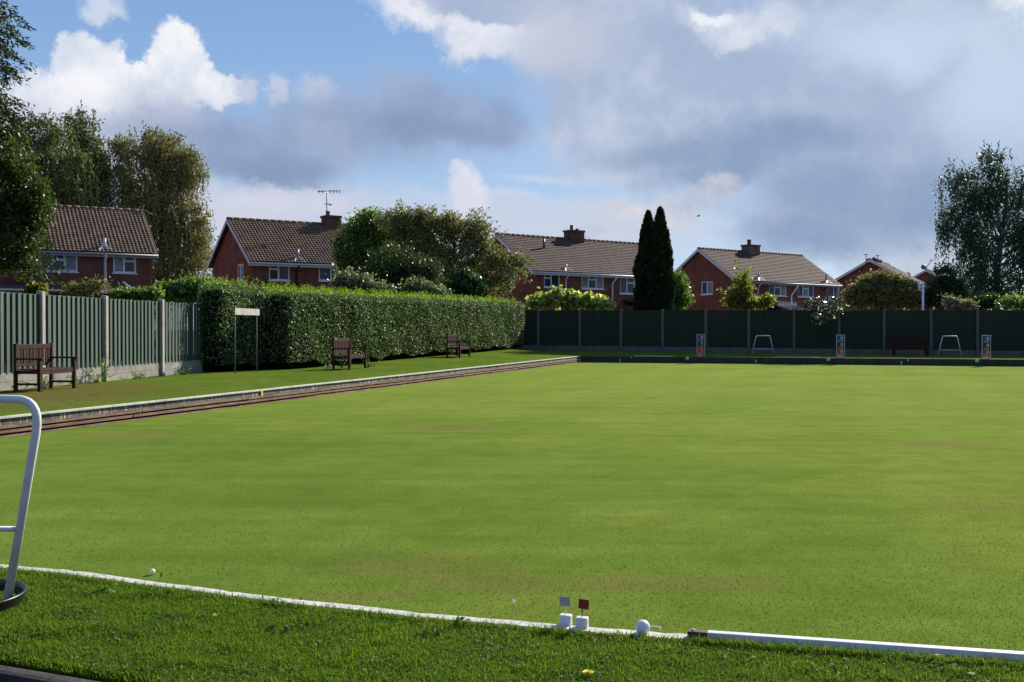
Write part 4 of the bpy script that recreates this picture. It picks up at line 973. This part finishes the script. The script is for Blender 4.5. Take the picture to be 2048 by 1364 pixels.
def tree(name, label, cat, ells, Y, trunk_px, base_z, mat, nsub, nleaf, leaf, rs, r0=.15, up=.3, aspect=.55, group=None, topf=None, nl=14, barkm='bark', dr=.8, extra=None, bias=.42):
    P, C = crown_points(ells, Y, int(nsub * 1.6), nleaf, rs, dr=dr, bias=bias); leaf *= 1.2
    P = P[P[:, 2] > base_z + .05]
    b = at(trunk_px, 600, Y); base = Vector((b.x, Y, base_z)); tz = C[:, 2].max() - (C[:, 2].max() - C[:, 2].min()) * .25
    root = empty(name, tuple(base), label, cat, group)
    top = Vector((base.x * .4 + C[:, 0].mean() * .6, Y, tz))
    limbs(base, top, C, r0, nl, barkm, 'trunk' if cat == 'tree' else 'stems_or_shade_core', root, tuple(base))
    V = leaves(P, leaf, aspect, up)
    if extra is not None: V = np.concatenate([V, extra])
    quads('crown' if cat == 'tree' else 'foliage', V, M[mat], root, tuple(base))
    return root
M['l_birch_green'] = leafmat('birch_leaf_green', (.046, .062, .020), (.072, .088, .028), (.12, .105, .05), .6, .10, .2, (1.15, 1.2, .8))
M['l_birch_olive'] = leafmat('birch_leaf_olive', (.060, .064, .024), (.090, .086, .032), (.12, .095, .04), .6, .10, .2, (1.15, 1.15, .8))
M['l_birch_dark'] = leafmat('birch_leaf_dark', (.026, .042, .022), (.040, .060, .030), None, .5, .10, .3, (1.1, 1.2, .8))
M['l_dark'] = leafmat('dark_evergreen_leaf', (.014, .026, .009), (.024, .040, .012), None, .5, .15, .4)
M['l_broad'] = leafmat('broad_dark_leaf', (.026, .048, .012), (.048, .072, .016), (.075, .09, .03), .35, .28, .5)
M['l_cyp'] = leafmat('cypress_leaf', (.012, .022, .010), (.022, .036, .013), None, .6, .12, .25)
M['l_green'] = leafmat('mid_green_leaf', (.042, .078, .018), (.075, .115, .026), (.14, .17, .07), .38, .32, .5)
M['l_mid'] = leafmat('muted_green_leaf', (.045, .080, .022), (.070, .112, .030), (.11, .14, .06), .45, .22, .3)  # darker green of the rounded shrub's own leaves
M['l_bright'] = leafmat('bright_green_leaf', (.085, .135, .035), (.14, .19, .055), (.26, .29, .14), .38, .35, .5)
M['l_brown'] = leafmat('olive_brown_leaf', (.048, .052, .022), (.080, .076, .030), (.10, .105, .045), .55, .16, .25, (1.25, 1.3, .7))
M['l_deep'] = leafmat('deep_green_leaf', (.022, .048, .014), (.036, .070, .020), (.07, .10, .05), .35, .25, .5)
M['l_pale'] = leafmat('pale_green_leaf', (.10, .135, .075), (.16, .20, .12), (.30, .33, .24), .4, .25, .5)
M['l_vine'] = leafmat('vine_leaf', (.13, .165, .045), (.20, .235, .075), (.42, .44, .30), .35, .35, .55)
M['l_gold'] = leafmat('golden_leaf', (.075, .080, .028), (.11, .10, .036), (.13, .09, .045), .5, .2, .25, (1.25, 1.25, .7))
M['l_lime'] = leafmat('lime_leaf', (.085, .11, .024), (.15, .165, .035), (.22, .20, .05), .45, .4, .4)
M['l_white'] = leafmat('glint_painted_leaf', (.02, .03, .015), (.05, .07, .04), (.78, .78, .74), .3, .2, .6, None, .84)  # white leaves are glints of light painted as leaf colour
M['l_cream'] = leafmat('cream_flowering_leaf', (.08, .09, .04), (.26, .25, .17), (.55, .52, .42), .5, .3, .4)
M['l_hedge'] = leafmat('hedge_leaf', (.024, .042, .019), (.050, .076, .034), (.18, .21, .14), .46, .14, .3)
M['l_shoot'] = leafmat('hedge_shoot_leaf', (.062, .115, .008), (.10, .155, .012), (.15, .19, .04), .5, .5, .2)

# weeping birches: clumps plus hanging strands
def weeping(name, label, ells, Y, trunk_px, mat, nsub, nstr, r0, seed=0, leaf=.15, up_tw=40):
    P, C = crown_points(ells, Y, int(nsub * 1.15), 34, .42, bias=.38, dr=.85); nstr = int(nstr * 1.6); leaf *= 1.32
    st = []; ax = []
    k = RNG.integers(0, len(C), nstr)
    for i in k:
        c = C[i] + RNG.normal(size=3) * .35; L_ = .7 + RNG.random() ** 1.5 * 2.0; m = int(L_ / .10); t_ = np.arange(m)[:, None] * .10
        drift = np.array([RNG.normal() * .13 + .06, RNG.normal() * .13, -1.0]); st.append(c + drift * t_ + RNG.normal(size=(m, 3)) * .05)
    st = np.concatenate(st)
    zt = max(e[1] - e[3] for e in ells)
    tw = []
    topc = C[np.argsort(-C[:, 2])[:max(20, len(C) // 5)]]
    for i in RNG.integers(0, len(topc), up_tw):
        d = np.array([RNG.normal() * .35 + .25, RNG.normal() * .3, 1.0]); L_ = .3 + RNG.random() * .55; t_ = np.arange(0, L_, .08)[:, None]
        tw.append(topc[i] + np.array([0, 0, .25]) + d * t_ - np.array([0, 0, 1]) * t_ ** 2 * .35 + RNG.normal(size=(len(t_), 3)) * .03)
    b = at(trunk_px, 600, Y); base = Vector((b.x, Y, 0)); root = empty(name, tuple(base), label, 'tree', 'birch trees')
    top = Vector((C[:, 0].mean(), Y, C[:, 2].max() - 1.2)); limbs(base, top, C, r0, 26, 'birch', 'trunk', root, tuple(base), .3)
    V = np.concatenate([leaves(P, leaf, .6, .2), leaves(st, leaf * .95, .5, .1, np.array([[0, 0, -1.0]]), .5), leaves(np.concatenate(tw), leaf * .8, .5, .2, np.array([[.2, 0, 1.0]]), .6)])
    V = V[V[:, 0, 2] > .3]
    quads('crown', V, M[mat], root, tuple(base))
weeping('birch_tree', 'olive green weeping birch at far left, partly hidden by the dark tree', [(85, 295, 66, 66), (40, 350, 50, 80), (130, 360, 55, 75), (95, 420, 60, 60), (20, 280, 40, 50)], 70, 85, 'l_birch_green', 330, 800, .24)
weeping('birch_tree', 'narrower taller green birch rising behind the far left house roof', [(158, 262, 32, 42), (178, 315, 38, 40), (202, 330, 22, 40), (178, 400, 46, 52), (150, 370, 36, 50)], 73, 172, 'l_birch_green', 230, 500, .2)
weeping('birch_tree', 'broad olive brown weeping birch between the two left houses', [(252, 298, 30, 34), (300, 300, 40, 40), (345, 312, 52, 50), (378, 345, 28, 50), (255, 370, 34, 60), (330, 400, 62, 60), (300, 460, 62, 60), (400, 460, 22, 56), (370, 490, 50, 70), (320, 545, 70, 50)], 76, 318, 'l_birch_olive', 640, 1500, .3)
weeping('birch_tree', 'dark weeping birch at the right edge behind the far fence', [(1922, 368, 36, 42), (1985, 345, 30, 46), (1972, 400, 42, 50), (2052, 380, 36, 44), (1900, 440, 20, 34), (1884, 452, 12, 30), (1945, 450, 50, 50), (2040, 470, 50, 60), (1950, 530, 44, 60), (2010, 560, 70, 50), (2100, 480, 60, 110)], 66, 1985, 'l_birch_dark', 400, 1350, .24, leaf=.13, up_tw=70)

# near left dark trees
def conifer(px, Y, label, top_z, base_r, mat, zmin=3.4):
    b = at(px, 600, Y); base = Vector((b.x, Y, 0)); root = empty('conifer_tree', tuple(base), label, 'tree')
    MB().tube([(0, 0, 0), (0, 0, top_z * .6), (0, 0, top_z)], [.22, .13, .03], 10).build('trunk', M['bark'], root)
    out = []; axs = []; mbn = MB(); z = 3.4
    while z < top_z - .2:
        f = 1 - (z - 1.2) / (top_z - 1.2); nb = 11
        for k in range(nb):
            an = RNG.random() * 2 * math.pi; L_ = base_r * (f ** .55) * (.6 + .55 * RNG.random()); m = int(L_ / .05)
            t_ = np.linspace(.15, 1, m)[:, None]; d = np.array([math.cos(an), math.sin(an), 0])
            pts = np.array([0, 0, z + RNG.random() * .3]) + d * L_ * t_ + np.array([0, 0, 1]) * (.12 * L_ * t_ - .38 * L_ * t_ ** 2)
            w = (.16 + .26 * (1 - t_)) ; rep = 5
            q = np.repeat(pts, rep, 0) + RNG.normal(size=(m * rep, 3)) * np.repeat(np.concatenate([w, w, w * .45], 1), rep, 0) * .6; out.append(q)
            axs.append(np.repeat((d * 1.0 + np.array([0, 0, -.5]))[None], m * rep, 0))
        z += .38
    P = np.concatenate(out); A_x = np.concatenate(axs)
    quads('crown', leaves(P, .15, .32, .5, A_x, .55), M[mat], root)
conifer(-82, 30, 'tall dark conifer at the left edge with spiky branches against the sky', 19.0, 2.75, 'l_dark')
tree('broadleaf_tree', 'dark broad leaved tree at the left edge above the board fence', 'tree', [(30, 330, 42, 60), (0, 400, 70, 70), (68, 425, 36, 48), (26, 470, 54, 60), (-20, 500, 70, 50), (35, 525, 34, 24), (-90, 420, 100, 130), (60, 395, 36, 40)], 26, -60, .2, 'l_broad', 430, 40, .082, .22, .16, nl=20)

# middle shrubs and trees
tree('tree', 'tall bright topped green tree left of the big olive shrub', 'tree', [(742, 455, 42, 34), (715, 462, 26, 30), (698, 500, 28, 44), (730, 520, 46, 52), (775, 465, 36, 34), (695, 545, 22, 36), (765, 520, 40, 50)], 54, 735, .2, 'l_green', 300, 34, .14, .34, .13,
     extra=leaves(crown_points([(742, 440, 28, 14), (800, 428, 16, 20), (706, 455, 8, 20), (690, 470, 10, 14)], 53.4, 40, 24, .22)[0], .13, .55, .3))
arch = []
for sx, ex, y0, y1 in ((905, 985, 470, 448), (930, 960, 450, 420), (985, 1010, 480, 468), (1000, 1055, 520, 545), (1010, 1060, 505, 560), (820, 795, 440, 402), (860, 870, 440, 418), (985, 1030, 500, 520), (940, 975, 440, 422)):
    for k in range(60):
        f = RNG.random(); p = at(sx + (ex - sx) * f, y0 + (y1 - y0) * (1 - (1 - f) ** 2), 50 + RNG.normal() * .4); arch.append(np.array(p) + RNG.normal(size=3) * .12)
tree('shrub', 'wide olive brown arching shrub in the middle above the hedge', 'shrub', [(850, 455, 66, 36), (790, 450, 40, 30), (905, 460, 50, 34), (955, 462, 30, 28), (820, 500, 60, 44), (890, 515, 70, 42), (960, 500, 40, 34), (1005, 520, 42, 22), (1036, 528, 24, 18), (985, 560, 44, 34), (930, 560, 60, 40), (840, 440, 30, 20)], 51, 925, .2, 'l_brown', 520, 34, .12, .32, .14,
     extra=leaves(np.array(arch), .14, .5, .2), nl=26)
tree('shrub', 'dark glossy leaved shrub under the olive shrub above the hedge', 'shrub', [(930, 570, 34, 32), (900, 590, 30, 22), (950, 590, 28, 20)], 48.6, 930, .3, 'l_deep', 120, 34, .13, .26, .1)
tree('shrub', 'rounded deep green shrub in front of the olive shrub', 'shrub', [(800, 535, 62, 44), (850, 555, 38, 36), (760, 560, 40, 36), (815, 575, 60, 24)], 46, 800, .3, 'l_mid', 240, 34, .11, .28, .1)
tree('shrub', 'silvery green leafy shrub just over the hedge top, middle left', 'shrub', [(715, 570, 42, 20), (750, 582, 40, 18), (690, 560, 22, 16)], 41, 720, .3, 'l_pale', 90, 30, .11, .24, .08)
tree('shrub', 'small silvery green shrub over the hedge top under the round shrub', 'shrub', [(850, 578, 30, 18), (880, 588, 26, 14), (825, 572, 22, 12)], 43.5, 850, .3, 'l_pale', 50, 26, .11, .22, .08)
tree('shrub', 'spreading pale vine leaved shrub over the far fence beside the hedge', 'shrub', [(1090, 601, 30, 12), (1128, 596, 34, 15), (1160, 601, 32, 14), (1192, 607, 26, 9), (1214, 612, 12, 5), (1072, 608, 16, 8), (1112, 588, 14, 7)], 51.5, 1140, .3, 'l_vine', 110, 16, .22, .27, .09, aspect=.8, up=.8)
tree('shrub', 'round mid green shrub immediately right of the twin cypresses', 'shrub', [(1352, 580, 24, 36), (1366, 596, 14, 22), (1340, 600, 26, 20)], 57, 1352, .2, 'l_green', 110, 30, .13, .28, .1)
lim = [np.array(at(x + RNG.normal() * 3, y + RNG.normal() * 3, 58)) for x0, y0, x1, y1 in ((1478, 590, 1473, 522), (1490, 590, 1498, 534), (1468, 595, 1440, 580)) for f in np.linspace(0, 1, 60) for x, y in [(x0 + (x1 - x0) * f, y0 + (y1 - y0) * f)]]
tree('shrub', 'young lime green shrub with thin upright shoots before the plain gable house', 'shrub', [(1482, 578, 18, 34), (1490, 604, 44, 14), (1530, 604, 24, 14), (1465, 600, 20, 16)], 58, 1485, .2, 'l_lime', 120, 26, .14, .22, .09, extra=leaves(np.array(lim), .15, .6, .3))
tree('shrub', 'white flecked glossy bush hanging over the far fence in the middle right', 'shrub', [(1640, 610, 36, 10, -.9), (1668, 622, 24, 14, -1.6), (1620, 606, 20, 8, -.6), (1692, 612, 12, 8, -1.3), (1655, 600, 24, 8), (1648, 634, 24, 16, -1.7)], 46.7, 1636, .3, 'l_white', 44, 14, .10, .20, .05, nl=16, aspect=.7, barkm='darkbark')
tree('shrub', 'large golden green bush in front of the distant gable', 'shrub', [(1752, 582, 52, 34), (1712, 595, 28, 24), (1795, 585, 38, 34), (1765, 562, 40, 18), (1825, 600, 24, 22)], 62, 1760, .2, 'l_gold', 330, 32, .15, .32, .12)
tree('shrub', 'dark green tall shrub at the foot of the right birch', 'shrub', [(1890, 560, 24, 32), (1870, 585, 26, 26), (1910, 585, 26, 30), (1860, 600, 24, 16)], 62, 1885, .2, 'l_deep', 200, 30, .13, .3, .1)
tree('shrub', 'cream flowering shrub over the far fence near the right birch', 'shrub', [(1905, 604, 18, 12), (1930, 609, 22, 8)], 53, 1915, .2, 'l_cream', 50, 20, .12, .2, .07)
tree('shrub', 'dark bluish conifer bush over the far fence below the right birch', 'shrub', [(1975, 602, 24, 16), (1960, 608, 16, 10)], 54, 1970, .2, 'l_deep', 80, 34, .08, .2, .08)
tree('shrub', 'bright lime bush over the far fence at the right edge', 'shrub', [(2030, 605, 26, 13), (2070, 604, 30, 14)], 52, 2035, .2, 'l_bright', 70, 24, .12, .2, .07)
tree('shrub', 'leafy laurel over the left fence next to the hedge', 'shrub', [(262, 588, 36, 9), (300, 588, 24, 9), (245, 594, 20, 8)], 31.5, 265, .3, 'l_green', 60, 26, .11, .16, .07)
tree('shrub', 'tall leafy shrub rising behind the hedge corner at left', 'shrub', [(340, 580, 34, 16), (385, 576, 36, 20), (425, 572, 26, 16), (365, 592, 50, 10)], 33, 380, .3, 'l_green', 130, 28, .11, .18, .08)
tree('shrub', 'dull thin shrub over the left fence below the far left house', 'shrub', [(165, 578, 34, 14), (190, 570, 20, 14), (140, 586, 20, 8)], 33, 165, .3, 'l_brown', 36, 18, .09, .18, .06)
tree('shrub', 'yellow green shrub behind the leftmost fence post', 'shrub', [(75, 577, 22, 9), (60, 584, 14, 8)], 30, 72, .3, 'l_lime', 26, 20, .10, .14, .06)

# twin cypresses
def cypress(apx, apy, half, label, Y=53):
    b = at(apx, 612, Y); top = at(apx, apy, Y); H = top.z - .3; Rm = half * Y / F
    root = empty('cypress_tree', (b.x, Y, .3), label, 'tree', 'twin cypresses behind the far fence')
    MB().tube([(0, 0, -.3), (0, 0, H * .9)], [.14, .03], 8).build('trunk', M['bark'], root)
    n = 15000; t_ = RNG.random(n) ** .72; an = RNG.random(n) * 2 * np.pi
    r = Rm * np.minimum(1, (t_ / .45)) ** .62 * (.92 + .14 * np.sin(an * 3 + t_ * 17) * np.sin(t_ * 40 + an * 2)) * (1 - .16 * np.clip((t_ - .8) / .2, 0, 1))
    r = r * (1 + .10 * np.sin(an * 5 + t_ * 31) * np.sin(t_ * 63 + an)) * (RNG.random(n) ** .16); P = np.stack([r * np.cos(an), r * np.sin(an), H * (1 - t_)], 1)
    ax = np.stack([np.cos(an) * .45, np.sin(an) * .45, np.ones(n)], 1)
    quads('crown', leaves(P, .20, .42, .2, ax, .3), M['l_cyp'], root)
cypress(1296, 421, 29, 'left one of two dark cypresses, slightly shorter and blunter', 53.2)
cypress(1320, 414, 30, 'right one of two dark cypresses, with the sharper tip', 52.6)

# clipped hedges
def in_poly(P, poly):
    x, y = P[:, 0], P[:, 1]; c = np.zeros(len(P), bool); n = len(poly)
    for i in range(n):
        (x1, y1), (x2, y2) = poly[i], poly[(i + 1) % n]
        c ^= ((y1 > y) != (y2 > y)) & (x < (x2 - x1) * (y - y1) / (y2 - y1 + 1e-9) + x1)
    return c
def hedge(label, poly, zb, zt, dens, faces, leaf=.075, shoots=0):
    """poly: plan (x, y) counter-clockwise; zb/zt give base and top height for a point"""
    root = empty('hedge', (poly[0][0], poly[0][1], zb(poly[0])), label, 'hedge'); off = tuple(root.location)
    cx = sum(p[0] for p in poly) / len(poly); cy = sum(p[1] for p in poly) / len(poly)
    mb = MB(); n = len(poly); ins = []
    for i, p in enumerate(poly):
        a = Vector(poly[i - 1]) - Vector(p); b = Vector(poly[(i + 1) % n]) - Vector(p); a.normalize(); b.normalize()
        bis = Vector((-(b - a).y, (b - a).x)).normalized(); ins.append(Vector(p) + bis * .16)
    vs = [(p.x, p.y, zb(q) + .05) for p, q in zip(ins, poly)] + [(p.x, p.y, zt(q) - .14) for p, q in zip(ins, poly)]
    mb.add(vs, [tuple(range(2 * n - 1, n - 1, -1))[::-1], tuple(range(n))[::-1]] + [(i, (i + 1) % n, (i + 1) % n + n, i + n) for i in range(n)])
    mb.build('stems_or_shade_core', M['core'], root, off=off)  # near-black solid box standing in for the shade inside the hedge
    V = []
    for i in faces:
        a = np.array(poly[i]); b = np.array(poly[(i + 1) % n]); L_ = np.linalg.norm(b - a); H_ = zt(poly[i]) - zb(poly[i]); k = int(L_ * H_ * dens)
        f = RNG.random((k, 1)); xy = a + (b - a) * f; nrm = np.array([(b - a)[1], -(b - a)[0]]) / L_
        z0 = np.array([zb(poly[i])]) + (zb(poly[(i + 1) % n]) - zb(poly[i])) * f; z1 = zt(poly[i]) + (zt(poly[(i + 1) % n]) - zt(poly[i])) * f
        h = RNG.random((k, 1)); low = .17 + .05 * np.sin(f * L_ * 2.1) + .04 * np.sin(f * L_ * 5.3 + 1); h = low / H_ + (1 - low / H_) * h
        z = z0 + (z1 - z0) * h
        bul = .025 * np.sin(f * L_ * 1.3 + h * 3) + .015 * np.sin(f * L_ * 3.7 + h * 5 + 2) - .10 * np.clip(.35 - h, 0, 1) - .08 * np.clip((h - .93) / .07, 0, 1)
        depth = bul + (RNG.random((k, 1)) ** 2) * -.16 + .03
        P = np.concatenate([xy + nrm * depth, z], 1)
        V.append(leaves(P, leaf, .52, .55))
    # top
    ar = .5 * abs(sum(poly[i][0] * poly[(i + 1) % n][1] - poly[(i + 1) % n][0] * poly[i][1] for i in range(n))); k = int(ar * dens * .55)
    lo = np.min(poly, 0); hi = np.max(poly, 0); P = RNG.uniform(lo, hi, (int(k * np.prod(hi - lo) / ar), 2)); P = P[in_poly(P, poly)]
    zz = np.array([zt(p) for p in P]); V.append(leaves(np.concatenate([P, (zz + RNG.normal(size=len(P)) * .035)[:, None]], 1), leaf, .5, 1.0))
    quads('foliage', np.concatenate(V), M['l_hedge'], root, off)
    if shoots:
        S = RNG.uniform(lo, hi, (int(shoots * np.prod(hi - lo)), 2)); S = S[in_poly(S, poly)]; out = []
        for s in S:
            L_ = .05 + RNG.random() ** 2.6 * .26; t_ = np.arange(0, L_, .03)[:, None]
            out.append(np.array([[s[0], s[1], zt(s)]]) + t_ * np.array([[RNG.normal() * .25, RNG.normal() * .25, 1]]) + RNG.normal(size=(len(t_), 3)) * .018)
        P = np.concatenate(out); quads('shoots', leaves(P, leaf * .9, .5, .2, np.array([[0, 0, 1.0]]), .8), M['l_shoot'], root, off)
    return root
zl = lambda a, b, y0, y1: (lambda p: a + (b - a) * min(1.2, max(0, (p[1] - y0) / (y1 - y0))))
hd = Vector((HB.x - HA.x, HB.y - HA.y)).normalized(); hn = Vector((-hd.y, hd.x))
pa = (HA.x, HA.y); pb = (HB.x, HB.y); pc = (HB.x + hn.x * 1.3, HB.y + hn.y * 1.3); pd = (-7.22, 30.02)
hedge('long clipped privet hedge with two benches in front, left side of green', [pa, pb, pc, pd], zl(.27, .56, 30, 47.9), zl(2.47, 2.62, 30, 47.9), 1000, (0, 1, 3), .062, 75)
h1 = [(-8.5, 28.35), (-7.76, 28.3), (-7.10, 30.7), (HB.x + hn.x * .9, HB.y + hn.y * .9), (HB.x + hn.x * 2.2, HB.y + hn.y * 2.2), (-8.9, 31)]
hedge('dark end of the taller hedge, set back behind the small signboard', h1, lambda p: .27, lambda p: 2.52 + (.12 if p[1] < 30.5 else .05), 900, (0, 1, 4, 5), .062, 75)

# weeds at the fence and hedge foot
def weed(px, Y, z, h, mat, label, n=70, leaf=.06, sp=.16):
    p = at(px, 700, Y); o = empty('weed', (p.x, Y, z), label, 'plant', 'weeds along the fence and hedge foot'); pts = []; mb = MB()
    for k in range(7):
        d = Vector((random.gauss(0, sp), random.gauss(0, sp), h * random.uniform(.5, 1))); mb.tube([(0, 0, 0), d * .6 + Vector((0, 0, .02)), d], .006, 5)
        for j in range(n // 7): q = d * random.random(); pts.append((q.x + random.gauss(0, .04), q.y + random.gauss(0, .04), max(.02, q.z + random.gauss(0, .03))))
    mb.build('stems_or_shade_core', M['stem'], o); quads('foliage', leaves(np.array(pts), leaf, .6, .5), M[mat], o)
def wf(px, y, **k): pass
for px, Y, h, mt, lb in ((210, 23.1, .55, 'l_green', 'tallest green weed growing up the middle concrete fence post'), (192, 22.8, .3, 'l_green', 'low weed left of the middle concrete fence post'), (88, 20.6, .3, 'l_pale', 'pale weed behind the nearest bench at the fence foot'), (150, 21.8, .22, 'l_green', 'small weed just right of the nearest bench at the fence foot'), (275, 24.4, .2, 'l_green', 'small dark weed at the fence foot midway to the hedge'), (370, 27.0, .22, 'l_deep', 'little shaded weed where the board fence meets the hedge')):
    q = at(px, 700, Y); weed(px, Y, .27, h, mt, lb)
for px, Y, h, lb in ((682, 30.3, .32, 'pale leaved weed under the nearer hedge bench'), (737, 30.8, .3, 'pale leaved weed just right of the nearer hedge bench'), (654, 30.2, .14, 'tiny pale weed left of the nearer hedge bench'), (905, 40.0, .25, 'pale leaved weed under the farther hedge bench'), (947, 40.6, .22, 'pale leaved weed right of the farther hedge bench')):
    weed(px, Y, .3, h, 'l_cream', lb, 40, .06, .1)

# a bird far off in the sky
p = at(1397, 432, 60); o = empty('bird', tuple(p), 'tiny dark bird flying above the plain gable house', 'bird')
mb = MB(); mb.tube([(-.12, 0, -.01), (-.05, 0, 0), (.04, 0, .01), (.10, 0, .02), (.13, 0, .015)], [.008, .03, .04, .025, .006], 8)
for sg in (-1, 1): mb.add([(.05, 0, .01), (.02, sg * .12, .05), (-.04, sg * .24, .02), (-.05, sg * .10, .03), (-.04, 0, .01)], [(0, 1, 3, 4), (1, 2, 3)])
mb.build('body', M['black'], o)
